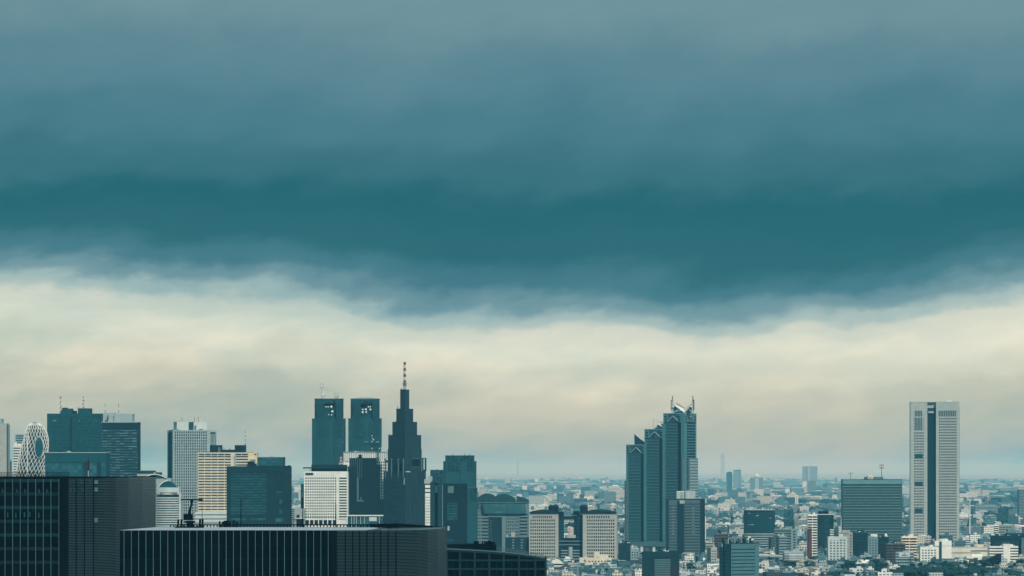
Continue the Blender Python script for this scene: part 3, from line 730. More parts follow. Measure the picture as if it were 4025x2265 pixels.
xa, xb = B.u(616), B.u(702)
B.wall.prism(*bow(B, xa, xb, 4, 0, B.z(1917)))
for j in range(17): B.wall.prism(*bow(B, xa, xb, 4, B.z(1955 + j * 9.2 + 4.6), B.z(1955 + j * 9.2), .4))
B.wall.prism(*bow(B, xa, xb, 4, B.z(1944), B.z(1917.5), .4)); B.done(PALE2)
for j in range(17):
    b = MB(); b.prism(*bow(B, xa, xb, 4, B.z(1955 + j * 9.2 - .1), B.z(1955 + j * 9.2 - 4.5), .06)); B.part('window_band', b, GL_B)
b = MB(); b.prism(*bow(B, xa, xb, 4, B.z(1954.8), B.z(1944.2), .2)); B.part('window_band', b, GL_B)
B.part('vent_row', boxes(*[(B.u(632 + i * 5.8), B.u(635.5 + i * 5.8), -4.6, -2, B.z(1938), B.z(1935.5)) for i in range(12)]), BLACK)
B.part('end_wall', boxes((xb + .5, B.u(711), -1, 14, 0, B.z(1941))), PALE2)
arc = [(B.u(624 + i * 6.9), B.z(1916 - 24 * sin(pi * i / 10) ** .8)) for i in range(11)]
b = MB(); b.slab([(x, 0, z) for x, z in arc], (0, 12, 0)); B.part('vault', b, TEALG)
b = MB(); [b.slab([(x0, -1.2, z0), (x1, -1.2, z1), (x1, -1.2, z1 + .8), (x0, -1.2, z0 + .8)], (0, 12, 0)) for (x0, z0), (x1, z1) in zip(arc[:6], arc[1:6])]; B.part('vault_rim', b, WHITE)

# big dark block with framed glazing
B = Bld('office_block', 'dark blank-framed block with a wide recessed teal glass panel and a narrow window column', 'office block', 891, 1139, 3400, depth=30)
zt_ = B.z(1833); B.wall.box(0, B.w, 0, B.d, 0, zt_)
for a in ((891, 908), (1047, 1083), (1112, 1139)): B.face_plain('front', B.u(a[0]), B.u(a[1]), 0, zt_, .9)
for (x0, x1) in ((908, 1047), (1083, 1112)): B.face_plain('front', B.u(x0), B.u(x1), B.z(1858), zt_ - .02, .88); B.face_plain('front', B.u(x0), B.u(x1), 0, B.z(2026), .88)
B.bands('front', B.u(908), B.u(1047), B.z(2026), B.z(1858), 16, .62, .35, GL_T)
for y in (1865, 1888, 1925, 1965, 2005): B.pane('front', B.u(1097.5), B.z(y + 6), 25 * B.k, 16 * B.k, .02, GL_B)
B.done(SLATE)
B.part('window_band', boxes((B.u(910), B.u(967), -1, -.88, B.z(2046), B.z(2037)), (B.u(986), B.u(1045), -1, -.88, B.z(2046), B.z(2037)), (B.u(1083), B.u(1111), -1, -.88, B.z(2052), B.z(2037))), GL_T)
B.part('parapet', boxes((B.u(970), B.w + .3, -1.2, 1, zt_, B.z(1831)), (B.w - 1.2, B.w + .4, -1.2, 6, zt_, B.z(1829))), SLATE)
B.part('roof_plant', boxes((B.u(972), B.u(998), 3, 12, zt_, B.z(1814)), (B.u(996), B.u(1008), 2, 5, zt_, B.z(1822))), DARK)
# glass box behind it
B = Bld('office_block', 'blue-teal glass box rising behind the dark blank-framed block', 'office block', 1012, 1115, 3700, depth=26)
B.wall.box(0, B.w, 0, B.d, 0, B.z(1798)); B.bands('front', 0, B.w, B.z(1880), B.z(1799), 9, .9, .15, GL_T); B.done(TEALG)
B.part('roof_edge', boxes((-.3, B.w + .4, -.6, B.d, B.z(1798), B.z(1796.5))), PALE)
B.part('roof_plant', boxes((B.u(1056), B.u(1062), 4, 7, B.z(1796.5), B.z(1791)), (B.u(1064), B.u(1072), 4, 7, B.z(1796.5), B.z(1793))), PALE)
# small pair below
B = Bld('office_block', 'small pale blank-walled block between dark framed block and white square-windowed block', 'office block', 1129, 1196, 3450, depth=18)
B.wall.box(B.u(1157), B.w, 0, B.d, 0, B.z(2000)); B.wall.box(0, B.u(1156.5), 1, B.d, 0, B.z(2000)); B.bands('front', 0, B.u(1156), B.z(2070), B.z(2001), 9, .5, -.95, GL_BL); B.done(PALE)
for a in ((1166, 1177, 2024, 2036), (1165, 1194, 2040, 2070)): B.part('dark_opening', boxes((B.u(a[0]), B.u(a[1]), -.3, 0, B.z(a[3]), B.z(a[2]))), BLACK)
B.part('canopy', boxes((B.u(1161), B.u(1196), -1.5, 0, B.z(2039.5), B.z(2036.5))), WHITE)

# white square-windowed block with the overhanging roof
B = Bld('hotel_block', 'white block of small square windows with striped end bay and dark overhanging roof', 'hotel', 1195, 1367, 3600, depth=24)
B.wall.box(0, B.w, 0, B.d, 0, B.z(1854)); B.grid('front', B.u(1198.5), B.u(1323.5), B.z(2027), B.z(1875), 14, 14, .55, .56, .55, GL_P)
B.face_plain('front', 0, B.u(1198.5), 0, B.z(1853), .62); B.face_plain('front', B.u(1323.5), B.u(1331.5), 0, B.z(1853), .62); B.face_plain('front', B.u(1198.5), B.u(1323.5), B.z(1875), B.z(1853.2), .55)
B.grid('front', B.u(1198.5), B.u(1323.5), B.z(2040), B.z(2027), 14, 1, .6, .62, .5, GL_P); B.grid('front', B.u(1198.5), B.u(1323.5), B.z(2064), B.z(2043.5), 7, 1, .78, .9, .5, GL_P); B.face_plain('front', B.u(1198.5), B.u(1323.5), B.z(2043.5), B.z(2040), .53)
B.bands('front', B.u(1333), B.u(1363), B.z(2040), B.z(1878), 15, .48, .7, GL_BL); B.face_plain('front', B.u(1333), B.u(1363), B.z(1877.5), B.z(1853.2), .6); B.face_plain('front', B.u(1363), B.w, 0, B.z(1853.2), .75); B.done(WHITE)
B.part('sign_panel', boxes((B.u(1200.5), B.u(1232), -.85, -.55, B.z(1868), B.z(1859))), TEALG)
b = MB(); [b.box(B.u(1207 + i * 9.4), B.u(1207.4 + i * 9.4), -.6, -.55, B.z(1875), B.z(1854)) for i in range(12)]; B.part('panel_joint', b, GREY)
B.part('penthouse', boxes((B.u(1223), B.u(1362), 3, 20, B.z(1854), B.z(1841))), DARK)
B.part('overhanging_roof', boxes((B.u(1191), B.u(1374), -2, 22, B.z(1842), B.z(1837))), SLATE); B.part('roof_house', boxes((B.u(1223), B.u(1362), 4, 18, B.z(1837), B.z(1827))), SLATE)
B.part('roof_arm', boxes((B.u(1191), B.u(1224), 3, 4, B.z(1841), B.z(1838.5)), (B.u(1217), B.u(1219), 3, 4, B.z(1854), B.z(1837))), GREY)
m_ = mast(B, B.u(1339.5), 7, B.z(1831), B.z(1792), .75, 7)
b = MB(); [b.tube((sx * 2.6, sy * 1.5, -.5), (0, 0, 6), .22, 4) for sx in (-1, 1) for sy in (-1, 1)]; b.build('mast_leg', MASTW, m_)
# dark sliver behind
B = Bld('office_block', 'narrow dark block peeping out behind the white square-windowed block', 'office block', 1182, 1200, 3800, depth=14)
B.wall.box(0, B.w, 0, B.d, 0, B.z(1905)); B.bands('front', 0, B.w, B.z(2010), B.z(1940), 4, .55, .15, GL_D); B.done(TEALG)
B.part('parapet', boxes((0, B.w, -.3, 4, B.z(1905), B.z(1903))), SLATE)

# black stepped tower
B = Bld('tower', 'near-black windowless stepped tower with pale ribs beside the white square-windowed block', 'tower', 1367, 1504, 3700, depth=30)
B.wall.box(0, B.u(1399), 1.5, B.d, 0, B.z(1833)); B.wall.box(B.u(1373), B.u(1476), 0, B.d - 1, 0, B.z(1800.5)); B.wall.box(B.u(1476), B.u(1490.5), 1, B.d, 0, B.z(1829)); B.wall.box(B.u(1490.5), B.w, 2.4, B.d, 0, B.z(1962)); B.done(DARK)
b = MB()
for i in range(6): b.box(B.u(1380 + i * 8.2), B.u(1381.4 + i * 8.2), -.6, 0, B.z(1832 if i < 3 else 1880), B.z(1801))
B.part('rib', b, GREY)
B.part('light_recess', boxes((B.u(1403), B.u(1409.5), -.25, 0, B.z(1966), B.z(1876)), (B.u(1403), B.u(1429.5), -.25, 0, B.z(1971.5), B.z(1966.2)), (B.u(1416.5), B.u(1420.5), -.25, 0, B.z(1966), B.z(1953))), GREY)
B.part('roof_house', boxes((B.u(1408), B.u(1420), 6, 12, B.z(1800.5), B.z(1787)), (B.u(1404), B.u(1423), 5, 13, B.z(1800.5), B.z(1797))), BLACK)
# glazed terrace in front of it
B = Bld('terrace_building', 'low glazed terrace with a thin white roof edge below the stepped black tower', 'terrace building', 1367, 1504, 3560, depth=18)
B.wall.box(0, B.w, 0, B.d, 0, B.z(2029)); B.bands('front', 0, B.w, B.z(2066), B.z(2028.5), 1, .9, .3, GL_T); B.done(TEALG)
B.part('roof_edge', boxes((-.2, B.w + .3, -1.5, B.d, B.z(2029), B.z(2025.5))), WHITE)
for x in (1381, 1391, 1400, 1417, 1431, 1490): B.part('post', boxes((B.u(x), B.u(x + 1.8), -.8, -.3, 0, B.z(2030))), PALE2)
B.part('white_panel', boxes((B.u(1451), B.u(1481), -.9, -.4, B.z(2049), B.z(2033))), PALE2)

# pale grid hotel behind the stepped tower
B = Bld('tower', 'pale ribbed-top tower of small square windows wedged behind the stepped black tower', 'tower', 1350, 1522, 4100, depth=26)
B.wall.box(0, B.w, 0, B.d, 0, B.z(1779)); B.grid('front', B.u(1478), B.w, B.z(1970), B.z(1812), 5, 14, .62, .6, .6, GL_P); B.face_plain('front', 0, B.u(1478), 0, B.z(1815), .5)
b = MB(); [b.box(B.u(1352 + i * 7.2), B.u(1353.6 + i * 7.2), -.9, -.5, B.z(1812), B.z(1780)) for i in range(24)]
B.face_plain('front', 0, B.w, B.z(1812), B.z(1779), .5); B.done(WHITE); B.part('rib', b, GREY)
B.part('roof_edge', boxes((-.4, B.w, -1.1, B.d, B.z(1779), B.z(1776.5))), PALE)
for i in range(9): B.pane('front', B.u(1357 + i * 3.2), B.z(1816), 2 * B.k, 3 * B.k, .5, GL_P)
for i in range(11): pole(B, 'roof_rod', B.u(1395 + i * 11 + R.random() * 5), 4, B.z(1776.5), B.z(1772 - R.random() * 3), .25, PALE)
B.part('roof_plant', boxes((B.u(1392), B.u(1404), 3, 8, B.z(1776.5), B.z(1773)), (B.u(1497), B.u(1500), 3, 5, B.z(1776.5), B.z(1757))), PALE)

# ------------------------------------------------------------------ twin government-style towers
def twin(xl, xr, xu0, xu1, yt, ys_, label, dishes, domed, masts):
    B = Bld('twin_tower', label, 'tower', xl, xr, 4700, depth=32, group='pair of matching dark granite towers')
    zs, zt_ = B.z(ys_), B.z(yt); a, b_ = B.u(xu0), B.u(xu1); s = (xr - xl) / 128.0
    X = lambda dx: B.u(xl + dx * s)
    B.wall.box(0, B.w, 0, B.d, 0, zs - .02)
    n0, n1 = X(48), X(95)
    nz0, nz1 = B.z(ys_ + 10), B.z(yt + 16)
    B.wall.box(a, n0, -.0, B.d - 2, zs, zt_); B.wall.box(n1, b_, -.0, B.d - 2, zs, zt_); B.wall.box(n0, n1, 5, B.d - 2, zs, zt_); B.wall.box(n0, n1, -.3, 5, nz1, zt_ - .02)
    # upright ladder strips
    for xx in (20, 34, 95, 108):
        for sx in (0, 11): B.face_plain('front', X(xx + sx), X(xx + sx + 1.6), B.z(1718), zt_ - 1, .9)
        for j in range(22): B.face_plain('front', X(xx + 1.6), X(xx + 11), zt_ - 6 - j * 2.15, zt_ - 5.2 - j * 2.15, .6)
    # flanks and lower lattice
    B.grid('front', X(9), X(50), B.z(1830), B.z(1722), 7, 13, .45, .5, .5, GL_B)
    if not domed: B.grid('front', X(85), X(104), B.z(1830), B.z(1722), 3, 13, .45, .5, .5, GL_B); B.bands('front', X(105), X(126), B.z(1830), B.z(1722), 8, .45, .5, GL_T)
    else: B.grid('front', X(68), X(124), B.z(1790), B.z(1720), 9, 9, .4, .5, .5, GL_B)
    B.grid('front', X(36), X(60), B.z(1718), B.z(1660), 4, 9, .5, .45, .6, GL_D); B.grid('front', X(84), X(118), B.z(1718), B.z(1660), 5, 9, .6, .4, .6, GL_D)
    B.face_plain('front', X(64), X(80), B.z(1830), nz0, 1.0); B.face_plain('front', X(48), X(95), B.z(1664), nz0, .7)
    for xx in (2, 22): B.face_plain('front', X(xx - 1.5), X(xx + .5), 0, zs - .5, .7)
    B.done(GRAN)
    B.part('niche_wall', boxes((n0 + .05, n1 - .05, 4.6, 4.99, nz0 - 1, nz1)), TEALG)
    B.part('cornice', boxes((a - .4, b_ + .4, -.8, B.d - 2, zt_, zt_ + .9)), GREY); B.part('cornice', boxes((-.3, a, -.6, B.d, zs, zs + .6), (b_, B.w + .3, -.6, B.d, zs, zs + .6)), GREY)
    B.part('top_window', boxes((X(58), X(78), -.45, -.3, zt_ - 4.4, zt_ - 1.6), (X(80), X(95), -.45, -.3, zt_ - 4.4, zt_ - 1.6)), GL_D)
    B.part('side_opening', boxes((a + .2, X(19.5), -.12, 0, zs + 1, zt_ - 6)), GL_D)
    for (x, y, r) in dishes:
        mb = MB(); mb.ball((B.u(x), 1.2, B.z(y)), r * B.k, 12, 8, .45); mb.tube((B.u(x), 1.5, B.z(y)), (B.u(x), 4.7, B.z(y) - .4), .18, 5); B.part('dish', mb, WHITE, True)
    if domed:
        mb = MB(); ar = [(a + (b_ - a) * i / 12, zt_ + .9 + 1.5 * sin(pi * i / 12)) for i in range(13)]; mb.slab([(x, 1, z) for x, z in ar] , (0, B.d - 6, 0)); B.part('roof', mb, PALE)
    return B


B = twin(1226, 1354, 1236.5, 1346, 1569.5, 1647, 'twin dark tower carrying the tall red and white aerial on its flat top', [(1281, 1600, 3), (1289.5, 1600, 3), (1302, 1599.5, 4.6), (1306, 1618, 4.6), (1292, 1630.5, 2.2), (1303, 1631.5, 2.8), (1243, 1600, 5), (1243, 1622, 5)], False, 0)
m_ = mast(B, B.u(1263), 8, B.z(1568), B.z(1522), .55, 8, [(1.6, 5, 1.4), (2.6, 8, 1.5), (-.9, 16, .9), (.9, 16, .9)])
b = MB(); [b.tube((dx, 0, 14.3), (dx, 0, 19.5), .14, 4) for dx in (-2, -.7, .7, 2.2)]; b.box(-2.1, 2.3, -.3, .3, 14, 14.4); b.build('aerial_crown', RUST, m_)
b = MB(); b.box(-2.4, 2.4, -2, 2, 0, .8); b.box(1, 4, -2, 2, 2.6, 4); b.build('mast_platform', PALE, m_)
o = bpy.data.objects.new('aerial_rack', None); COL.objects.link(o); o.parent = B.e; o.location = (B.u(1321), 8, B.z(1568))
b = MB(); b.box(-2.6, 2.8, -1, 1, 1.5, 3); b.box(-1, 1.6, -1, 1, 0, 1.5); b.box(1.9, 2.6, -1, 1, 2.8, 4.2); b.build('rack_frame', PALE, o); b = MB(); b.tube((-2.4, 0, 0), (-2.4, 0, 10.2), .16, 4); [b.tube((dx, 0, 3), (dx, 0, 8), .09, 4) for dx in (-.5, .8, 1.8, 3)]; b.build('rod', RUST, o)
B = twin(1369, 1497, 1378, 1489, 1570, 1646.5, 'twin dark tower with a low domed cap, beside the spire tower', [(1447.5, 1599.5, 3), (1455, 1599.5, 3), (1425.5, 1610.5, 3.2), (1438, 1610, 4.2), (1455.5, 1610.5, 4), (1425, 1621, 4.4), (1439, 1620.5, 3.6), (1386, 1600, 4.5)], True, 0)
for (x, y, r) in ((1462, 1713.5, 2), (1464, 1723, 2), (1467, 1729, 1.8), (1470, 1729.5, 1.8), (1436, 1737.5, 1.6), (1443.5, 1738, 1.4), (1481.5, 1737.5, 1.6), (1487, 1737.5, 1.6), (1462, 1736, 2.2), (1462, 1763.5, 2.2), (1491.5, 1763.5, 2.3)):
    mb = MB(); mb.ball((B.u(x), -.9, B.z(y)), r * B.k, 10, 6, .5); B.part('dish', mb, WHITE, True)
B.part('terrace', boxes((B.u(1430), B.u(1494), -1.3, 0, B.z(1746), B.z(1739)), (B.u(1458), B.u(1478), -1.5, 0, B.z(1749), B.z(1747.5)), (B.u(1429), B.u(1496), -2, 0, B.z(1772), B.z(1769.5))), TEALG)

# ------------------------------------------------------------------ stepped spire tower
B = Bld('spire_tower', 'dark stepped tower rising in tiers to a red and white banded mast', 'tower', 1505, 1672, 4000, xc=1592, yaw=-42)
cxl, cyl = B.w / 2, B.d / 2


def tier(px, y0, y1, n=1.0):
    f = px / 167.0; return (cxl - cxl * f, cxl + cxl * f, cyl - cyl * f, cyl + cyl * f, B.z(y1), B.z(y0))


for px, y0, y1 in ((36, 1532, 1608), (67, 1608, 1660), (98, 1660, 1712), (130, 1712, 1800), (134, 1765, 1855)): B.wall.box(*tier(px, y0, y1))
B.wall.box(0, B.w, 0, B.d, 0, B.z(1853)); w_, d_ = B.w, B.d
B.grid('front', w_ * .14, w_ * .92, B.z(2075), B.z(1858), 8, 12, .35, .42, .45, GL_D)
for i in range(7): B.face_plain('right', d_ * (.04 + i * .14), d_ * (.10 + i * .14), 0, B.z(1858 if i % 3 else 1846), .7)
B.grid('right', d_ * .40, d_ * .52, B.z(2075), B.z(1985), 1, 8, .5, .5, .3, GL_T)
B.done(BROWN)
for px, y in ((36, 1532), (67, 1608), (98, 1660), (130, 1712)):
    x0, x1, y0, y1, _, zz = tier(px + 1.2, y, y + 2); B.part('tier_edge', boxes((x0, x1, y0, y1, zz - .05, zz + .55)), SLATE)
for i in range(14): pass
b = MB()
for px, y0, y1 in ((130, 1716, 1763), (98, 1664, 1710), (67, 1612, 1658)):
    x0, x1, y0_, y1_, za, zb = tier(px, y0, y1)
    for i in range(1, 8): b.box(x0 + (x1 - x0) * i / 8, x0 + (x1 - x0) * i / 8 + .12, y0_ - .1, y0_, za, zb); b.box(x1, x1 + .1, y0_ + (y1_ - y0_) * i / 8, y0_ + (y1_ - y0_) * i / 8 + .12, za, zb)
B.part('panel_rib', b, SLATE)
t5 = tier(134, 1765, 1855)
# open frames around the setback and the square opening
for f in (.10, .38, .70, .93): B.part('frame_fin', boxes((w_ * f - .5, w_ * f + .5, -.9, .3, B.z(1878), B.z(1802))), GREY)
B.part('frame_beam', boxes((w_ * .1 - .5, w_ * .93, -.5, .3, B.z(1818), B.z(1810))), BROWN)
B.part('dark_opening', boxes((w_ * .48, w_ * .88, t5[2] - .15, t5[2], B.z(1852), B.z(1822))), BLACK)
B.part('frame_fin', boxes((w_ - .3, w_ + .9, d_ * .95, d_ * 1.0, B.z(1853), B.z(1800)), (w_ - .3, w_ + .9, d_ * .82, d_ * .86, B.z(1853), B.z(1800)), (w_ - .3, w_ + .9, d_ * .82, d_, B.z(1803), B.z(1800))), TEALG)
xr_ = w_ * .9
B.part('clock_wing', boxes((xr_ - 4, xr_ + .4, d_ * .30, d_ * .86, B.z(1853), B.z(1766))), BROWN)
B.part('clock_recess', boxes((xr_ + .4, xr_ + .5, d_ * .42, d_ * .78, B.z(1835), B.z(1804))), BLACK)
B.part('clock_frame', boxes((xr_ + .4, xr_ + .8, d_ * .40, d_ * .80, B.z(1837), B.z(1835)), (xr_ + .4, xr_ + .8, d_ * .40, d_ * .80, B.z(1804), B.z(1802))), GREY)
B.part('light_bay', boxes((w_ * .95, w_ * .99, -.5, 0, B.z(1905), B.z(1880))), PALE); B.part('ledge', boxes((w_ + .1, w_ + .9, d_ * .02, d_ * .22, B.z(1856), B.z(1853.5))), WHITE)
for f, n_ in ((36, 4), (67, 6), (98, 6), (130, 8)):
    x0, x1, y0, y1, _, zz = tier(f, {36: 1532, 67: 1608, 98: 1660, 130: 1712}[f], 1800)
    for i in range(n_):
        p = R.random(); B.part('roof_rod', (lambda mb: (mb.tube((x0 + (x1 - x0) * p, y0 + .4, zz), (x0 + (x1 - x0) * p, y0 + .4, zz + 1 + R.random() * 1.6), .22, 4), mb)[1])(MB()), BLACK)
x0, x1, y0, y1, _, zz = tier(67, 1608, 1700); B.part('roof_rod', (lambda mb: (mb.tube((x0 + 1.5, y0 + .5, zz), (x0 + 1.5, y0 + .5, zz + 4.3), .2, 4), mb)[1])(MB()), BLACK)
# banded mast
o = bpy.data.objects.new('banded_mast', None); COL.objects.link(o); o.parent = B.e; o.location = (cxl, cyl, B.z(1532)); zz = lambda y: B.z(y) - B.z(1532)
b = MB(); [b.tube((sx, sy, 0), (sx, sy, zz(1500)), .3, 4) for sx in (-.9, .9) for sy in (-.9, .9)]; b.box(-.8, .8, -.8, .8, zz(1516), zz(1502)); b.build('mast_base', GREY, o)
b = MB(); b.prism([(2.1 * cos(2 * pi * i / 10), 2.1 * sin(2 * pi * i / 10)) for i in range(10)], zz(1513), zz(1511)); b.prism([(2.1 * cos(2 * pi * i / 10), 2.1 * sin(2 * pi * i / 10)) for i in range(10)], zz(1505), zz(1503.5)); [b.tube((2 * cos(2 * pi * i / 10), 2 * sin(2 * pi * i / 10), zz(1513)), (2 * cos(2 * pi * i / 10), 2 * sin(2 * pi * i / 10), zz(1502)), .18, 4) for i in range(10)]; b.build('gallery', PALE, o)
yb = [1502, 1493, 1480.5, 1468.5, 1456.5, 1445, 1432, 1421.5]
for i in range(7):
    b = MB(); za, zb = zz(yb[i]), zz(yb[i + 1]); r = .85 if i < 5 else .75
    for sx in (-1, 1):
        for sy in (-1, 1): b.tube((sx * r, sy * r, za), (sx * r, sy * r, zb), .26, 4)
        b.tube((-r, sx * r, za), (r, sx * r, zb), .2, 4); b.tube((r, sx * r, za), (-r, sx * r, zb), .2, 4); b.tube((sx * r, -r, za), (sx * r, r, zb), .2, 4)
    b.box(-.5, .5, -.5, .5, za, zb - .05); b.build('red_section' if i % 2 == 0 else 'white_section', RED if i % 2 == 0 else MASTW, o)

# slim pale apartment behind
B = Bld('apartment_block', 'slim pale block with a flaring canopy roof beside the stepped spire tower', 'apartment block', 1671, 1694, 3900, depth=16)
B.wall.box(0, B.w, 0, B.d, 0, B.z(1902)); B.grid('front', 0, B.w, B.z(2072), B.z(1950), 3, 11, .5, .3, .5, GL_P); B.bands('front', 0, B.w, B.z(1950), B.z(1902), 3, .3, .5, GL_D); B.done(WHITE)
b = MB(); b.slab([(B.u(1668), -1, B.z(1902)), (B.u(1688), -1, B.z(1902)), (B.u(1699), -1, B.z(1888)), (B.u(1699), -1, B.z(1885)), (B.u(1668), -1, B.z(1884))], (0, 12, 0)); B.part('canopy', b, BEIGE)
b = MB(); b.slab([(B.u(1683), 0, B.z(1884)), (B.u(1699), 0, B.z(1884)), (B.u(1699), 0, B.z(1873)), (B.u(1683), 0, B.z(1873))], (0, 9, 0)); B.part('roof_house', b, PALE)

# dark block with a light side
B = Bld('office_block', 'dark block with a strip-lit window panel and lighter side before the stepped lattice tower', 'office block', 1691, 1835, 3600, xc=1741, yaw=22)
zt_ = B.z(1902); B.wall.box(0, B.w, 0, B.d, 0, zt_); B.bands('front', B.u(1757), B.u(1799), B.z(2047), B.z(1976), 7, .7, .4, GL_T); B.face_plain('front', 0, B.u(1757), 0, zt_, .45); B.face_plain('front', B.u(1799), B.w, 0, zt_, .45); B.face_plain('front', B.u(1757), B.u(1799), 0, B.z(2047), .42); B.face_plain('front', B.u(1757), B.u(1799), B.z(1976), zt_ - .02, .42); B.done(DARK)
d_ = B.d
for a, b_ in ((.0, .36), (.64, 1.0)): B.part('side_wall', boxes((-.7, -.02, d_ * (1 - b_) + .02, d_ * (1 - a) - .02, 0, zt_ - (0 if a else 0))), solid('side_panel', (.13, .22, .24), var=.06))
B.part('side_slot', boxes((-.1, 0, d_ * .36, d_ * .64, 0, zt_ - 8)), BLACK)
B.part('slot_cap', boxes((-.5, 0, d_ * .42, d_ * .60, B.z(1938), B.z(1909))), PALE)
B.part('top_panel', boxes((B.u(1759), B.u(1782), -.6, -.45, B.z(1938), B.z(1911))), GREY)
B.part('roof_edge', boxes((-.8, B.w + .3, -.7, B.d, zt_, zt_ + .5)), TEALG)
for a in ((1758, 1766, 2068, 2086),): B.part('white_sign', boxes((B.u(a[0]), B.u(a[1]), -.6, -.45, B.z(a[3]), B.z(a[2]))), PALE)
B.part('lower_glass', boxes((B.u(1757), B.u(1784), -.55, -.45, B.z(2128), B.z(2120))), GL_T)

# stepped grid tower behind
B = Bld('tower', 'broad stepped dark tower of fine window lattice behind the dark strip-lit block', 'tower', 1691, 1875, 4500, depth=34)
zz = B.z
for (xa, xb, yt, nc, y1, oy) in ((1691, 1743, 1849, 7, 1910, 3), (1742, 1872, 1815, 16, 1905, 2), (1750, 1864, 1792, 14, 1850, 0), (1837, 1876, 1919, 5, 1970, -3)):
    B.wall.box(B.u(xa), B.u(xb), oy, 30, 0, zz(yt))
    u0, u1 = B.u(xa + 10), B.u(xb - 4); z0_, z1_ = zz(y1), zz(yt + 4); nr_ = int((y1 - yt - 4) / 7.5)
    ch = (z1_ - z0_) / nr_
    for j in range(nr_ + 1): B.wall.box(u0, u1, oy - .6, oy, z0_ + j * ch - .45, z0_ + j * ch + .45)
    for i in range(nc // 2 + 1): x = u0 + (u1 - u0) * i / (nc // 2); B.wall.box(x - .5, x + .5, oy - .8, oy, z0_, z1_)
    for j in range(nr_): B.part('window_band', boxes((u0, u1, oy - .08, oy - .02, z0_ + j * ch + .46, z0_ + (j + 1) * ch - .46)), GL_D)
    B.part('parapet', boxes((B.u(xa) - .2, B.u(xb) + .2, oy - .9, 31, zz(yt), zz(yt) + .6)), GREY)
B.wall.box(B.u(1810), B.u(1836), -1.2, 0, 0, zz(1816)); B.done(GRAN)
for x in (1777, 1825, 1846): B.part('roof_plant', boxes((B.u(x), B.u(x + 2.5), 4, 6, zz(1792), zz(1785))), SLATE)
for x in (1716, 1720): B.part('roof_plant', boxes((B.u(x - 3), B.u(x + 2), 5, 8, zz(1849), zz(1846))), SLATE)

# domed-roof block
B = Bld('office_block', 'broad teal block with a shallow domed roof and sloping glass front', 'office block', 1837, 2080, 4800, depth=46)
zt_ = B.z(1977); B.wall.box(0, B.w, 0, B.d, 0, zt_)
B.grid('front', B.u(1839), B.u(1890), B.z(2150), B.z(2005), 7, 11, .5, .55, .6, GL_D); B.grid('front', B.u(1839), B.u(1890), B.z(2004.5), B.z(1978), 10, 1, .7, .95, .6, GL_D)
B.bands('front', B.u(1893), B.u(1919), B.z(2140), B.z(2022), 9, .48, 1.0, GL_BL); B.face_plain('front', B.u(1973), B.u(1988), 0, B.z(2019), .8); B.face_plain('front', B.u(1919.2), B.u(1973), B.z(2033), B.z(2019), .8)
B.grid('front', B.u(1989), B.u(2040), B.z(2150), B.z(2020), 7, 10, .5, .55, .6, GL_D); B.bands('front', B.u(2042), B.u(2073), B.z(2150), B.z(2020), 10, .48, 1.0, GL_BL); B.face_plain('front', B.u(2074), B.w, 0, zt_, .7); B.done(solid('grey_teal_tile', (.14, .21, .225), var=.08))
B.part('recess_wall', boxes((B.u(1920), B.u(1972.5), -.3, 0, 0, B.z(2033))), DARK)
for i in range(10): B.part('recess_balcony', boxes((B.u(1926), B.u(1934), -.8, -.3, B.z(2048 + i * 11), B.z(2045.5 + i * 11))), GREY)
b = MB(); b.slab([(B.u(1905), -4, B.z(2019)), (B.u(2068), -4, B.z(2019)), (B.u(2064), -.2, B.z(1978)), (B.u(1896), -.2, B.z(1978))], (0, .3, -.1)); B.part('sloping_glass', b, GL_T)
b = MB()
for i in range(1, 8): t = i / 8; b.box(B.u(1905 - 9 * t), B.u(2068 - 4 * t), -4 + 3.8 * t - .15, -4 + 3.8 * t + .1, B.z(2019 - 41 * t) - .1, B.z(2019 - 41 * t) + .12)
B.part('glazing_bar', b, GREY)
B.part('sloping_side', (lambda mb: (mb.slab([(B.u(1890), -.6, B.z(2019)), (B.u(1904.5), -4.1, B.z(2019)), (B.u(1895.5), -.3, B.z(1977)), (B.u(1888), -.3, B.z(1977))], (0, .5, 0)), mb)[1])(MB()), SLATE)
B.part('eave', boxes((-.5, B.w + .5, -1.4, B.d, zt_, zt_ + .9)), GREY)


def domecap(x0, x1, y, base, y0, dep):
    n = 12; return [(B.u(x0) + (B.u(x1) - B.u(x0)) * i / n, y0, B.z(base) + (B.z(y) - B.z(base)) * sin(pi * (.12 + .76 * i / n)) / 1.0 if 0 < i < n else B.z(base)) for i in range(n + 1)]


b = MB(); b.slab(domecap(1929, 2031, 1942, 1976, .5, 30), (0, 30, 0)); B.part('dome_roof', b, ROOFD)
b = MB(); b.slab(domecap(1869, 1960, 1940, 1976, 6, 30), (0, 30, 0)); b.slab([(B.u(1840), 3, B.z(1974)), (B.u(1929), 3, B.z(1974)), (B.u(1929), 3, B.z(1950)), (B.u(1880), 3, B.z(1960))], (0, 20, 0)); b.slab([(B.u(2031), 3, B.z(1975)), (B.u(2079), 3, B.z(1975)), (B.u(2079), 3, B.z(1967)), (B.u(2060), 3, B.z(1957)), (B.u(2031), 3, B.z(1950))], (0, 20, 0)); B.part('dome_roof', b, ROOFD)
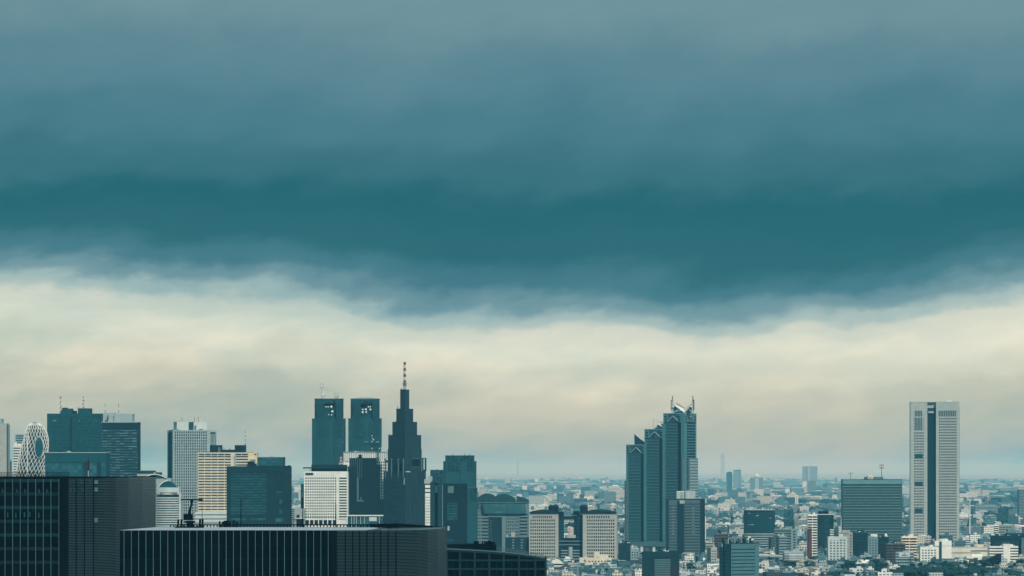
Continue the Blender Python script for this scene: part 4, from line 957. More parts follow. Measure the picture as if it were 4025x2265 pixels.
# dark low block in front
B = Bld('office_block', 'small dark block with white roof tanks below the domed-roof block', 'office block', 1986, 2081, 4560, depth=16)
B.wall.box(0, B.w, 0, B.d, 0, B.z(2113)); B.done(SLATE)
for y in (2123, 2133, 2144, 2154):
    for x in (2013, 2047): B.part('window', boxes((B.u(x), B.u(x + 8), -.15, 0, B.z(y + 1.2), B.z(y - 1.2))), PALE)
B.part('roof_tank', boxes((B.u(2009), B.u(2024), 3, 8, B.z(2113), B.z(2092)), (B.u(1990), B.u(1998), 3, 8, B.z(2113), B.z(2103))), BEIGE); B.part('parapet', boxes((0, B.w, -.2, .3, B.z(2113), B.z(2111.5))), GREY)

# ------------------------------------------------------------------ the beige pair with a bridge between
def beige(xl, xc, xr, y_peak, label, side):
    D = 4550; B = Bld('beige_tower', label, 'tower', xl, xr, D, xc=xc, yaw=-4, depth=28, group='pair of matching beige gridded towers')
    zt_ = B.z(2023); B.wall.box(0, B.w, 0, B.d, 0, zt_)
    f = lambda a: B.w * a
    g0, g1 = (f(.03), f(.90)) if side else (f(.115), f(.94))
    B.grid('front', g0, g1, B.z(2036 + 13.2 * 15), B.z(2040), 12 if side else 13, 15, .60, .58, .5, GL_P)
    B.face_plain('front', 0, g0, 0, zt_, .75); B.face_plain('front', g1, B.w, 0, zt_, .75); B.face_plain('front', g0, g1, 0, B.z(2036 + 13.2 * 15), .5); B.face_plain('front', g0, g1, B.z(2040), B.z(2038), .5)
    B.grid('front', f(.10), f(.80), B.z(2038), B.z(2027), 10, 1, .58, .75, .75, GL_P); B.face_plain('front', g0, f(.10), B.z(2038), B.z(2023.2), .74); B.face_plain('front', f(.80), g1, B.z(2038), B.z(2023.2), .74); B.face_plain('front', f(.10), f(.80), B.z(2027), B.z(2023.3), .74)
    B.done(BEIGE)
    B.part('cornice', boxes((-.4, B.w + .4, -1.2, B.d, zt_, B.z(2021.5))), PALE)
    B.part('roof_drum_band', boxes((.8, B.w - 1.2, -.2, B.d - 2, B.z(2021.5), B.z(2015))), DARK)
    ar = [(-.2 + (B.w - .6) * i / 14, B.z(2015) + (B.z(y_peak) - B.z(2015)) * sin(pi * i / 14) ** .75) for i in range(15)]
    mb = MB(); mb.slab([(x, -1, z) for x, z in ar], (0, B.d - 2, 0)); B.part('arched_roof', mb, SLATE)
    return B


B = beige(2080, 2194, 2197, 2004, 'beige gridded tower of a bridged pair, next to the domed-roof block', True)
b = MB(); x0 = B.u(2159)
B.part('roof_house', boxes((B.u(2155), B.u(2192), 4, 18, B.z(2015), B.z(1992)), (B.u(2186), B.u(2213), 6, 18, B.z(2024), B.z(2011))), BLACK)
for x in (2164, 2175, 2184): mb = MB(); mb.ball((B.u(x), 8, B.z(1992)), 2.6 if x != 2175 else 2.2, 10, 6); B.part('cooling_drum', mb, SLATE, True)
B = beige(2291, 2424, 2431, 2003, 'beige gridded tower of a bridged pair, next to the stepped triple tower', False)
B.part('roof_house', boxes((B.u(2252), B.u(2275), 6, 18, B.z(2024), B.z(2010)), (B.u(2279), B.u(2308), 4, 18, B.z(2020), B.z(1993))), BLACK)
for x in (2287, 2299): mb = MB(); mb.ball((B.u(x), 8, B.z(1993)), 2.6, 10, 6); B.part('cooling_drum', mb, SLATE, True)
pole(B, 'aerial', B.u(2311.5), 6, B.z(2015), B.z(1974), .35, WHITE)
B = Bld('linking_block', 'dark striped block with an open middle joining the two beige gridded towers', 'office block', 2196.5, 2290.5, 4562, depth=20)
uu = B.u
for a, b_ in ((2196.5, 2217), (2268, 2290.5)): B.wall.box(uu(a), uu(b_), 0, B.d, 0, B.z(2024))
B.wall.box(uu(2256), uu(2267.9), 2, B.d, 0, B.z(2030)); B.wall.box(uu(2217), uu(2267.9), 1, 14, B.z(2044), B.z(2029)); B.wall.box(uu(2217), uu(2268), .5, B.d, 0, B.z(2116)); B.done(DARK)
for a, b_ in ((2196.8, 2217), (2268, 2290.2)):
    for j in range(8): B.part('spandrel_band', boxes((uu(a), uu(b_), -.6, 0, B.z(2041 + j * 12.5), B.z(2035 + j * 12.5))), TEALG)
for y in (2125, 2139): B.part('spandrel_band', boxes((uu(2196.8), uu(2290.2), -.9, 0, B.z(y + 5), B.z(y))), GREY)
n_ = 16
b = MB(); b.prism([(uu(2243) + 6.2 * cos(2 * pi * i / n_) * (1 if abs(cos(2 * pi * i / n_)) < 2 else 1), 1 + 4 * sin(2 * pi * i / n_)) for i in range(n_)], B.z(2115), B.z(2103)); B.part('oval_bridge', b, BEIGE)
B.part('bridge_beam', boxes((uu(2217), uu(2268), -.4, .5, B.z(2120), B.z(2115))), BLACK); B.part('roof_edge', boxes((uu(2217), uu(2257), .8, 14, B.z(2029), B.z(2027.5))), PALE)
for j in range(5):
    B.part('balcony_band', boxes((uu(2205), uu(2232), -1.2, .4, B.z(2166 + j * 11), B.z(2163 + j * 11)), (uu(2252), uu(2278), -1.2, .4, B.z(2166 + j * 11), B.z(2163 + j * 11))), PALE)
B.part('drum_tower', (lambda mb: (mb.prism([(uu(2242) + 2.6 * cos(2 * pi * i / 12), -1 + 2.6 * sin(2 * pi * i / 12)) for i in range(12)], 0, B.z(2150)), mb)[1])(MB()), PALE)
B.part('lower_glass', boxes((uu(2203), uu(2282), .3, .49, B.z(2225), B.z(2160))), GL_B)

# ------------------------------------------------------------------ stepped triple tower with glass crowns
B = Bld('triple_tower', 'tall teal tower of three stepped shafts with white sail-like glass crowns', 'tower', 2466, 2740, 5080, xc=2689, yaw=-33)
uA, uB, uC, uD = 0, B.u(2537.5), B.u(2610), B.w; zA, zB, zC = B.z(1749), B.z(1688), B.z(1626); dd = B.d
for a, b_, zt_ in ((uA, uB, zA), (uB, uC, zB), (uC, uD, zC)): B.wall.box(a, b_ - .02, 0, dd, 0, zt_)
PF = 11.55 * B.k
for (a, b_, zt_, xs0) in ((uA, uB, zA, 2466), (uB, uC, zB, 2537.5), (uC, uD, zC, 2610)):
    wd = b_ - a; nn = int((zt_ - 34 * B.k - B.z(2131)) / PF); zb_ = zt_ - 34 * B.k - nn * PF
    B.face_plain('front', a, a + wd * .10, zb_, zt_, .5); B.face_plain('front', b_ - wd * (.045 if xs0 < 2600 else .14), b_, zb_, zt_, .5 if xs0 < 2600 else .35)
    B.face_plain('front', a + wd * .10, a + wd * .24, zt_ - 34 * B.k, zt_, .42); B.face_plain('front', a + wd * .85 if xs0 < 2600 else a + wd * .80, b_ - wd * .14 if xs0 < 2600 else b_ - .1, zt_ - 34 * B.k, zt_, .42)
    u1_ = b_ - wd * (.21 if xs0 < 2600 else .30)
    B.bands('front', a + wd * .12, u1_, zb_, zt_ - 34 * B.k, nn, .74, .7, GL_BL)
    for j in range(nn): B.fb(B.wall, 'front', a + wd * .12, u1_, zb_ + (j + .52) * PF, zb_ + (j + .70) * PF, .02, .55)
B.face_plain('right', 0, dd * .20, B.z(2131), zC, .5); B.face_plain('right', dd * .9, dd, B.z(2131), zC, .5)
nn = 40; B.bands('right', dd * .22, dd * .9, B.z(2110), zC - 34 * B.k, 41, .66, .6, GL_BL)
for a, b_ in ((uA, uB), (uB, uC), (uC, uD)):
    wd = b_ - a
    c_ = a == uC; mb = boxes((b_ - wd * (.205 if not c_ else .295), b_ - wd * (.05 if not c_ else .145), -.3, -.02, B.z(2131), {uA: zA, uB: zB, uC: zC}[a] - 36 * B.k)); B.part('dark_slot', mb, BLACK)
B.part('lower_shaft', boxes((-2.2, 4, -.9, dd * .5, 0, B.z(1891))), GREY)
for j in range(20): B.part('shaft_window', boxes((-1.9, -.6, -1.0, -.9, B.z(1901 + j * 11.6), B.z(1895 + j * 11.6))), GL_D)
B.part('side_shaft', boxes((B.w + .6, B.w + 2.6, dd * .3, dd * 1.02, 0, B.z(1801.5))), GREY)
for j in range(22): B.part('side_shaft_band', boxes((B.w + 2.6, B.w + 2.75, dd * .34, dd * 1.0, B.z(1812 + j * 11.5), B.z(1807 + j * 11.5))), PALE)
B.part('corner_drum', (lambda mb: (mb.prism([(B.w - 2.2 + 3.4 * cos(2 * pi * i / 14), 2.2 + 3.4 * sin(2 * pi * i / 14)) for i in range(14)], 0, B.z(1801)), mb)[1])(MB()), GREY)
B.done(solid('triple_granite', (.065, .19, .215), var=.08))
B.part('podium', boxes((-4, B.u(2622), -3, dd, 0, B.z(2133)), (-4.6, B.u(2622), -3.8, dd, B.z(2150), B.z(2136))), GREY)
B.part('podium_window', boxes(*[(B.u(2484 + i * 15.5), B.u(2497 + i * 15.5), -3.2, -3, B.z(2168), B.z(2152)) for i in range(9)]), GL_D)
# gables, corner windows
for (a, b_, zt_) in ((uA, uB, zA), (uB, uC, zB), (uC, uD - (uD - uC) * .12, zC)):
    wd = b_ - a; p0, p1 = a + wd * .26, a + wd * .82; pm = (p0 + p1) / 2; za = zt_ - 29 * B.k; zb_ = zt_ - 9 * B.k
    mb = MB(); mb.slab([(p0, -.25, zt_ - 1), (p1, -.25, zt_ - 1), (p1, -.25, zt_ - 33 * B.k), (p0, -.25, zt_ - 33 * B.k)], (0, .2, 0)); B.part('gable_glass', mb, GL_T)
    mb = MB(); mb.tube((p0, -.7, za), (pm, -.7, zb_), .55, 5); mb.tube((pm, -.7, zb_), (p1, -.7, za), .55, 5); B.part('gable_beam', mb, PALE)
    mb = MB(); mb.slab([(p0 + 1, -.4, za), (p1 - 1, -.4, za), (pm, -.4, zb_ - 1.2)], (0, .1, 0)); B.part('gable_window', mb, GL_D)
    for j in range(3):
        for f in (.12, .87): B.part('corner_window', boxes((a + wd * (f - .06), a + wd * (f + .06), -.8, -.5, zt_ - (9 + j * 11 + 5.5) * B.k, zt_ - (9 + j * 11) * B.k)), GL_D)
p0, p1 = dd * .28, dd * .78; pm = (p0 + p1) / 2
mb = MB(); mb.tube((B.w + .7, p0, zC - 29 * B.k), (B.w + .7, pm, zC - 9 * B.k), .55, 5); mb.tube((B.w + .7, pm, zC - 9 * B.k), (B.w + .7, p1, zC - 29 * B.k), .55, 5); B.part('gable_beam', mb, PALE)
B.part('gable_glass', boxes((B.w + .05, B.w + .3, p0, p1, zC - 33 * B.k, zC - 1)), GL_T)
for j in range(3):
    for f in (.12, .92): B.part('corner_window', boxes((B.w + .5, B.w + .8, dd * (f - .06), dd * (f + .06), zC - (9 + j * 11 + 5.5) * B.k, zC - (9 + j * 11) * B.k)), GL_D)
for a, b_, zt_ in ((uA, uB, zA), (uB, uC, zB), (uC, uD, zC)): B.part('cornice', boxes((a - .2, b_ + .5, -.9, dd + .2, zt_, zt_ + .7)), PALE)
# crowns
mb = MB(); mb.slab([(B.u(2489), 5, zA + .7), (B.u(2536.5), 5, zA + .7), (B.u(2532), 5, zA + 3), (B.u(2493), 5, B.z(1706)), (B.u(2489), 5, B.z(1704))], (0, .6, 0)); B.part('sail_wall', mb, SLATE)
mb = MB(); mb.tube((B.u(2490), 4.8, zA), (B.u(2490), 4.8, B.z(1704)), .5, 5); B.part('crown_post', mb, PALE)
mb = MB(); mb.tube((B.u(2493), 4.6, B.z(1706)), (B.u(2536), 4.6, zA + 2), .35, 5); mb.tube((B.u(2500), 12, B.z(1712)), (B.u(2536), 12, zA + 5), .3, 5); B.part('sail_edge', mb, WHITE)
gw = B.u
mb = MB(); mb.slab([(gw(2570), 3, zB + .7), (gw(2609), 3, zB + .7), (gw(2586.5), 3, B.z(1669))], (0, .5, 0)); B.part('sail_wall', mb, TEALG)
mb = MB(); mb.slab([(gw(2586.5), 2.8, B.z(1668)), (gw(2609.5), 2.8, zB + 1), (gw(2609.5), 14, B.z(1664)), (gw(2592), 14, B.z(1666))], (0, 0, .5)); mb.slab([(gw(2570), 2.8, zB + 1), (gw(2586.5), 2.8, B.z(1668)), (gw(2584), 9, B.z(1668)), (gw(2573), 9, zB + 5)], (0, 0, .4)); B.part('glass_sail', mb, WHITE)
mb = MB(); mb.tube((gw(2564.5), 5, zB), (gw(2564.5), 5, B.z(1643)), .55, 5); B.part('crown_post', mb, PALE2)
mb = MB(); mb.tube((gw(2565), 4.8, B.z(1650)), (gw(2586), 4, B.z(1668)), .35, 5); mb.tube((gw(2565), 5, B.z(1648)), (gw(2602), 12, B.z(1666)), .45, 5); mb.tube((gw(2570), 2.7, zB + 1), (gw(2586.5), 2.7, B.z(1668)), .45, 5); mb.tube((gw(2609), 2.7, zB + 1), (gw(2586.5), 2.7, B.z(1668)), .45, 5); mb.tube((gw(2565), 3, zB + 1.5), (gw(2584), 2, zB + 3), .35, 5); B.part('crown_beam', mb, PALE2)
xl_, xr_ = gw(2638), gw(2713); xm_ = gw(2684)
mb = MB(); mb.slab([(xl_, 6, zC + .7), (xm_, 6, zC + .7), (gw(2660), 6, B.z(1605)), (xl_, 6, B.z(1588))], (0, .6, 0)); mb.slab([(xm_, 6, zC + .7), (xr_, 6, zC + .7), (xr_, 6, B.z(1586)), (gw(2699), 6, B.z(1607))], (0, .6, 0)); B.part('sail_wall', mb, TEALG)
mb = MB(); mb.slab([(xm_, 5.5, zC + 1), (xr_ - .3, 5.5, B.z(1587)), (gw(2702), 18, B.z(1600)), (gw(2666), 18, B.z(1606))], (0, 0, .5)); mb.slab([(gw(2640), 5.5, B.z(1590)), (xm_, 5.5, zC + 1), (gw(2664), 14, B.z(1607))], (0, 0, .5)); B.part('glass_sail', mb, WHITE)
for x in (xl_ - .6, xr_ + .5):
    mb = MB(); mb.box(x - 1.3, x + 1.3, 4.5, 7, zC, B.z(1576)); B.part('crown_post', mb, PALE2)
    mb = MB(); mb.box(x - 2 if x < xm_ else x + 1.3, x - 1.4 if x < xm_ else x + 2, 4.5, 6, B.z(1612), B.z(1571)); B.part('post_fin', mb, SLATE)
    mb = MB(); [mb.tube((x, 5.5, B.z(1576 - i * 5)), (x, 5.5, B.z(1571.5 - i * 5)), .55 if i % 2 else .7, 5) for i in range(4)]; B.part('post_aerial', mb, RUST)
    mb = MB(); mb.ball((x + (2 if x < xm_ else -2), 4, B.z(1599)), 1.5, 10, 6); B.part('dish', mb, WHITE, True)
mb = MB(); mb.tube((xl_, 5, B.z(1588)), (xm_, 5, zC + 1), .6, 5); mb.tube((xr_, 5, B.z(1588)), (xm_, 5, zC + 1), .6, 5); mb.tube((gw(2640), 5, zC + 1), (gw(2659), 5, B.z(1608)), .5, 5); mb.tube((gw(2712), 5, zC + 1), (gw(2700), 5, B.z(1609)), .5, 5); mb.tube((gw(2650), 4, zC + 3), (gw(2672), 3, zC + 4), .5, 5); B.part('crown_beam', mb, PALE2)
mb = MB(); mb.tube((gw(2641), 12, B.z(1586)), (gw(2668), 16, B.z(1604)), .4, 5); [mb.tube((gw(2642 + i * 5), 13, B.z(1586 + i * 3.2)), (gw(2642 + i * 5), 13, B.z(1580 + i * 3.2)), .2, 4) for i in range(4)]; B.part('crown_beam', mb, SLATE)

# dark block before it
B = Bld('office_block', 'dark banded block with a pale fluted roof house below the stepped triple tower', 'office block', 2620, 2771, 4900, depth=30)
zt_ = B.z(1963); B.wall.box(0, B.w, 0, B.d, 0, zt_)
B.bands('front', B.u(2629), B.u(2661.5), B.z(2176), B.z(1988), 16, .34, .35, GL_BL); B.bands('front', B.u(2689.5), B.u(2752), B.z(2210), B.z(1980), 20, .34, .35, GL_BL)
B.done(solid('slate_spandrel', (.075, .125, .14), var=.08))
B.part('dark_pier', boxes((0, B.u(2629), -.5, 0, 0, zt_ - .3), (B.u(2661.5), B.u(2689.5), -.5, 0, 0, B.z(1970)), (B.u(2752), B.w, -.5, 0, 0, zt_ - .3)), DARK)
B.part('roof_edge', boxes((-.2, B.w + .2, -.8, B.d, zt_, zt_ + .7)), DARK); B.part('pale_panel', boxes((B.u(2671.5), B.u(2691), -.7, -.5, B.z(1980), B.z(1967))), PALE)
b = MB(); n_ = 18
b.prism([(B.u(2660), 10), (B.u(2660), 4.5), (B.u(2668), 4.5), (B.u(2674), 6.5), (B.u(2683), 4.4), (B.u(2690), 6.6), (B.u(2694), 3), (B.u(2702), 2.2), (B.u(2709), 3.6), (B.u(2711), 4.4), (B.u(2733.5), 3), (B.u(2733.5), 18), (B.u(2660), 18)], zt_, [B.z(1931)] * 2 + [B.z(1934)] * 4 + [B.z(1929)] * 4 + [B.z(1931)] * 3); B.part('fluted_penthouse', b, solid('fluted_panel', (.40, .47, .46), rough=.4))
for i in range(10):
    for xa in (2642, 2721): B.part('light_slot', boxes((B.u(xa), B.u(xa + 8), -.5, -.36, B.z(1995 + i * 11.5), B.z(1993.5 + i * 11.5))), PALE)
B.part('side_rail', boxes((B.w + .2, B.w + 1.2, 0, 2, B.z(2120), B.z(2030))), WHITE)
# lower dark block
B = Bld('office_block', 'low dark block with a recessed louvred panel at the foot of the stepped triple tower', 'office block', 2526, 2670, 3700, depth=20)
zt_ = B.z(2169); B.wall.box(0, B.w, 0, B.d, 0, zt_); B.face_plain('front', 0, B.u(2565), 0, zt_, .5); B.face_plain('front', B.u(2637), B.u(2652), 0, zt_, .5); B.face_plain('front', B.u(2565), B.u(2637), B.z(2194), zt_ - .02, .5); B.done(SLATE)
for i in range(9): B.part('louvre_band', boxes((B.u(2573), B.u(2636), -.2, 0, B.z(2204 + i * 9), B.z(2198 + i * 9))), GREY)
B.part('roof_plant', boxes((B.u(2566), B.u(2576), 3, 7, zt_, B.z(2152)), (B.u(2518), B.u(2528), 3, 6, zt_, B.z(2150)), (B.u(2615), B.u(2620), 2, 3, zt_, B.z(2163)), (B.u(2624), B.u(2629), 2, 3, zt_, B.z(2163))), PALE2)
# lattice masts near the frame bottom
for x, yt, yb_, nm in ((2650, 2211, 2226, 'short dark red lattice mast standing on the louvre-panelled low block'), (2688, 2209, 2236, 'tall red and white pole mast beside the louvre-panelled low block')):
    o = bpy.data.objects.new('radio_mast', None); COL.objects.link(o); D = 3600; o.location = (wx(x, D), D, 0); tag(o, nm, 'mast', 'masts near the stepped triple tower'); k = D / F
    z1_ = wz(yt, D); zb_ = wz(yb_, D)
    b = MB(); b.tube((0, 0, zb_), (0, 0, z1_ - 2), .65, 6, .6); b.tube((0, 0, z1_ - 2), (0, 0, z1_), .5, 6, .15); b.build('upper_shaft', RUST, o)
    b = MB()
    wd = 3.6 if x < 2680 else 2.2
    for i in range(4):
        za, zb2 = zb_ - (i + 1) * 3.6, zb_ - i * 3.6
        for sx in (-1, 1): b.tube((sx * wd, 0, za), (sx * wd, 0, zb2), .22, 4); b.tube((sx * wd, 2, za), (sx * wd, 2, zb2), .2, 4)
        b.tube((-wd, 0, za), (wd, 0, zb2), .16, 4); b.tube((wd, 0, za), (-wd, 0, zb2), .16, 4); b.tube((-wd, 0, zb2), (wd, 0, zb2), .2, 4)
    b.tube((-wd, 0, 0), (-wd, 0, zb_ - 14), .22, 4); b.tube((wd, 0, 0), (wd, 0, zb_ - 14), .22, 4); b.build('lattice', RUST if x < 2680 else MASTW, o)

# ------------------------------------------------------------------ city beyond: offices one by one
B = Bld('office_block', 'teal slab-sided block with dark horizontal slots and a small dark emblem near its top', 'office block', 2818, 2986, 3600, xc=2873, yaw=24, depth=24)
zt_ = B.z(2138); B.wall.box(0, B.w, 0, B.d, 0, zt_); B.bands('front', B.u(2875), B.u(2971), B.z(2270), B.z(2158.5), 8, .24, .3, GL_BL); B.face_plain('front', B.u(2971), B.w, 0, zt_, .35); B.face_plain('front', 0, B.u(2971), B.z(2158), zt_, .33); B.done(solid('blue_teal_panel', (.065, .165, .19), var=.05, rough=.45))
for i in range(8): B.part('side_joint', boxes((-.12, -.02, .5, B.d - .5, B.z(2154 + i * 15) - .12, B.z(2154 + i * 15) + .1)), DARK)
B.part('side_slot', boxes((-.2, 0, B.d * .55, B.d * .63, 0, zt_ - .5), (-.2, 0, .1, 1.2, 0, zt_ - .5)), BLACK)
B.part('pale_box', boxes((-.8, -.02, B.d * .72, B.d * .99, B.z(2153), zt_ + .1)), PALE)
b = MB(); cx_, cz_, r_ = B.u(2967.5), B.z(2148.5), 4 * B.k; b.slab([(cx_ - r_, -.5, cz_), (cx_, -.5, cz_ - r_), (cx_ + r_, -.5, cz_), (cx_, -.5, cz_ + r_)], (0, .12, 0)); B.part('emblem', b, solid('emblem_red', (.09, .02, .03)))
B.part('parapet', boxes((-.2, B.w + .2, -.5, .2, zt_, zt_ + .7)), SLATE)
b = MB(); [b.box(B.u(2880 + R.random() * 90), B.u(2884 + R.random() * 90), 5, 9, zt_, zt_ + 1.2) for i in range(1)]
for i in range(14): xa = 2850 + i * 9.2; B.part('roof_plant', boxes((B.u(xa), B.u(xa + 2 + R.random() * 4), 4, 7, zt_, zt_ + 2 + R.random() * 3.5)), [SLATE, GREY, PALE][i % 3])

B = Bld('office_block', 'curved dark glass block with thin pale floor bands, cream boxes standing behind its roof', 'office block', 2927, 3046, 5370, depth=24)
zt_ = B.z(2006); B.wall.prism(*bow(B, 0, B.w, 5, 0, zt_, back=20)); B.done(DARK)
for j in range(19):
    b = MB(); b.prism(*bow(B, 0, B.w, 5, B.z(2020 + j * 9), B.z(2016 + j * 9), .35, back=20)); B.part('floor_band', b, TEALG if j < 9 else PALE)
for i in range(15):
    j = R.randrange(17); t0 = R.random() * .8; x0, x1 = B.w * t0, B.w * (t0 + .09); bu = lambda x: 5 * (1 - (2 * x / B.w - 1) ** 2)
    b = MB(); b.slab([(x0, -bu(x0) - .42, B.z(2019.5 + j * 9)), (x1, -bu(x1) - .42, B.z(2019.5 + j * 9)), (x1, -bu(x1) - .42, B.z(2016.5 + j * 9)), (x0, -bu(x0) - .42, B.z(2016.5 + j * 9))], (0, .1, 0)); B.part('pale_window_blind', b, PALE)  # pale blinds scattered over the storeys
B.part('roof_edge', (lambda mb: (mb.prism(*bow(B, 0, B.w, 5, zt_, zt_ + .6, .5, back=20)), mb)[1])(MB()), PALE)
for i in range(6): xa = 2970 + i * 12; B.part('roof_plant', boxes((B.u(xa), B.u(xa + 3 + R.random() * 7), 1, 5, zt_ + .6, zt_ + 1.5 + R.random() * 1.2)), PALE2)

B = Bld('apartment_tower', 'dark banded slim tower with a dark roof box', 'tower', 3207, 3277, 5140, depth=18)
zt_ = B.z(2024); B.wall.box(0, B.w, 0, B.d, 0, zt_); B.bands('front', B.u(3215), B.u(3238), B.z(2190), B.z(2032), 18, .5, .4, GL_BL); B.bands('front', B.u(3240), B.u(3261), B.z(2190), B.z(2032), 18, .6, .25, GL_B); B.bands('front', B.u(3262), B.w, B.z(2190), B.z(2032), 18, .55, .9, GL_BL); B.face_plain('front', 0, B.u(3215), 0, zt_, .3); B.done(SLATE)
for j in range(7): B.part('white_balcony', boxes((B.u(3262), B.w, -1.3, -.9, B.z(2085 + j * 8.8), B.z(2081 + j * 8.8))), WHITE)
B.part('penthouse', boxes((B.u(3219), B.u(3258), 3, 14, zt_, B.z(2010))), BLACK); B.part('roof_edge', boxes((-.4, B.w + .5, -1.2, B.d, zt_, zt_ + 1.1)), PALE2)
for i in range(5): B.part('roof_plant', boxes((B.u(3224 + i * 7), B.u(3227 + i * 7), 1, 2.5, zt_ + 1.1, zt_ + 2.2)), BLACK)
# striped wide block
B = Bld('office_block', 'wide dark block with thin pale floor stripes and two roof aerial platforms', 'office block', 3313, 3545, 5300, depth=30)
zt_ = B.z(1886.5); B.wall.box(0, B.w, 0, B.d, 0, zt_); B.bands('front', 0, B.w, B.z(2174), B.z(1903), 25, .72, .7, GL_BL)
for j in range(25): B.fb(B.wall, 'front', 0, B.w, B.z(2174) + (j + .55) * 10.84 * B.k, B.z(2174) + (j + .63) * 10.84 * B.k, .1, .45)
B.face_plain('front', 0, B.w, B.z(1903), zt_, .75); B.done(solid('striped_spandrel', (.13, .255, .27), var=.06))
B.part('roof_edge', boxes((-.2, B.w + .2, -.9, B.d, zt_, zt_ + .6)), DARK); B.part('corner_strip', boxes((B.w, B.w + .5, -.6, 1, 0, zt_)), GREY)
B.part('roof_house', boxes((B.u(3402), B.u(3474), 8, 20, zt_, B.z(1875)), (B.u(3402), B.u(3412), 7, 8, zt_, B.z(1877))), GREY)
for i, (x, y) in enumerate(((3413, 1867), (3419, 1871), (3425, 1870), (3430, 1874))): mb = MB(); mb.ball((B.u(x), 5, B.z(y + 3)), 1.6, 8, 6); mb.tube((B.u(x), 5, zt_), (B.u(x), 5, B.z(y + 6)), .9, 6); B.part('roof_dish', mb, CREAM, True)
def platform(x, yt, red):
    o = bpy.data.objects.new('aerial_platform', None); COL.objects.link(o); o.parent = B.e; o.location = (B.u(x), 9, zt_); h = wz(yt, 5300) - zt_
    mb = MB(); mb.tube((0, 0, 0), (0, 0, h - 1), .55 if not red else .35, 6); mb.build('platform_post', PALE if not red else DARK, o)
    for zz_ in ([h - 3] if not red else [h - 1.2, h - 5]):
        mb = MB(); mb.box(-3.2, 3.2, -2, 2, zz_, zz_ + .5); mb.box(-3.2, 3.2, -2, -1.9, zz_ + 1.5, zz_ + 1.9); [mb.box(-3.2 + i * 1.25, -3.0 + i * 1.25, -2, -1.9, zz_, zz_ + 1.9) for i in range(6)]; mb.build('platform_deck', RED if red else PALE, o)
platform(3346, 1855, False); platform(3467.5, 1828, True)

# tall twin-shaft tower
B = Bld('tower', 'tallest pale gridded tower with a dark vertical recess between two shafts', 'tower', 3580, 3777, 5800, xc=3771, yaw=-4, depth=36)
zt_ = B.z(1580); u = B.u; B.wall.box(0, u(3646), 0, B.d, 0, zt_ - .1); B.wall.box(u(3680), B.w, 0, B.d, 0, zt_ - .1); B.wall.box(u(3646), u(3680), 7, B.d - 4, 0, zt_ - .4)
RH = 10.88 * B.k
def shaft(x0, x1, xf0, xf1, nc, ytop, fw):
    n = int((B.z(ytop) - B.z(2175)) / RH); zb_ = B.z(ytop) - n * RH
    B.grid('front', u(x0), u(x1), zb_, B.z(ytop), nc, n, fw, .55, .55, GL_P)
    B.face_plain('front', u(xf0), u(x0), 0, zt_, .6); B.face_plain('front', u(x1), u(xf1), 0, zt_, .6); B.face_plain('front', u(x0), u(x1), B.z(1615), zt_ - .02, .57)
shaft(3593, 3633, 3580, 3646, 7, 1697, .62); shaft(3690, 3761, 3680, 3771, 10, 1641, .66); B.face_plain('front', u(3593), u(3633), B.z(1697), B.z(1693), .5)
for j in range(5):
    for x in (3594.5, 3631): B.pane('front', u(x), B.z(1644 + j * 10.9), 2.6 * B.k, 4.5 * B.k, .6, GL_P)
for x0, x1, ya, yb_ in ((3597, 3627, 1615, 1637), (3597, 3627, 1642, 1692), (3690, 3760, 1615, 1637)):
    n_ = int((x1 - x0) / (7 if x0 > 3600 else 6))
    for i in range(n_): B.part('louvre', boxes((u(x0 + (x1 - x0) * i / n_), u(x0 + (x1 - x0) * (i + .6) / n_), -.4, 0, B.z(yb_), B.z(ya))), TEALG)
for x0, x1 in ((3593, 3597), (3627, 3633)): B.face_plain('front', u(x0), u(x1), B.z(1693), B.z(1615), .58)
B.done(solid('opera_tile', (.365, .41, .395), var=.05))
for ya in (1785, 1894, 2000):
    B.part('plant_louvre', boxes(*[(u(3598 + i * 4.3), u(3601 + i * 4.3), -.75, -.5, B.z(ya + 17), B.z(ya)) for i in range(7)]), TEALG); B.part('plant_recess', boxes((u(3597), u(3628), -.62, -.56, B.z(ya + 17.5), B.z(ya - .5))), DARK)
B.part('recess_glass', boxes((u(3646.2), u(3679.8), 6.7, 6.99, 0, B.z(1604))), solid('recess_dark', (.003, .018, .026), var=.05)); B.part('recess_top', boxes((u(3650), u(3672), 4, 6.7, B.z(1624), B.z(1616))), PALE)
B.part('roof_edge', boxes((-.2, u(3646), -.8, B.d, zt_ - .1, zt_ + .35), (u(3680), B.w + .2, -.8, B.d, zt_ - .1, zt_ + .35), (u(3646), u(3680), 2.4, B.d, zt_ - .4, zt_ + .3)), PALE2)
B.part('roof_plant', boxes((u(3717), u(3742), 10, 20, zt_ + .35, B.z(1571.5))), PALE2)
B.part('side_strip', boxes((B.w + .02, B.w + .4, 3, B.d - 3, 0, B.z(1600))), SLATE)


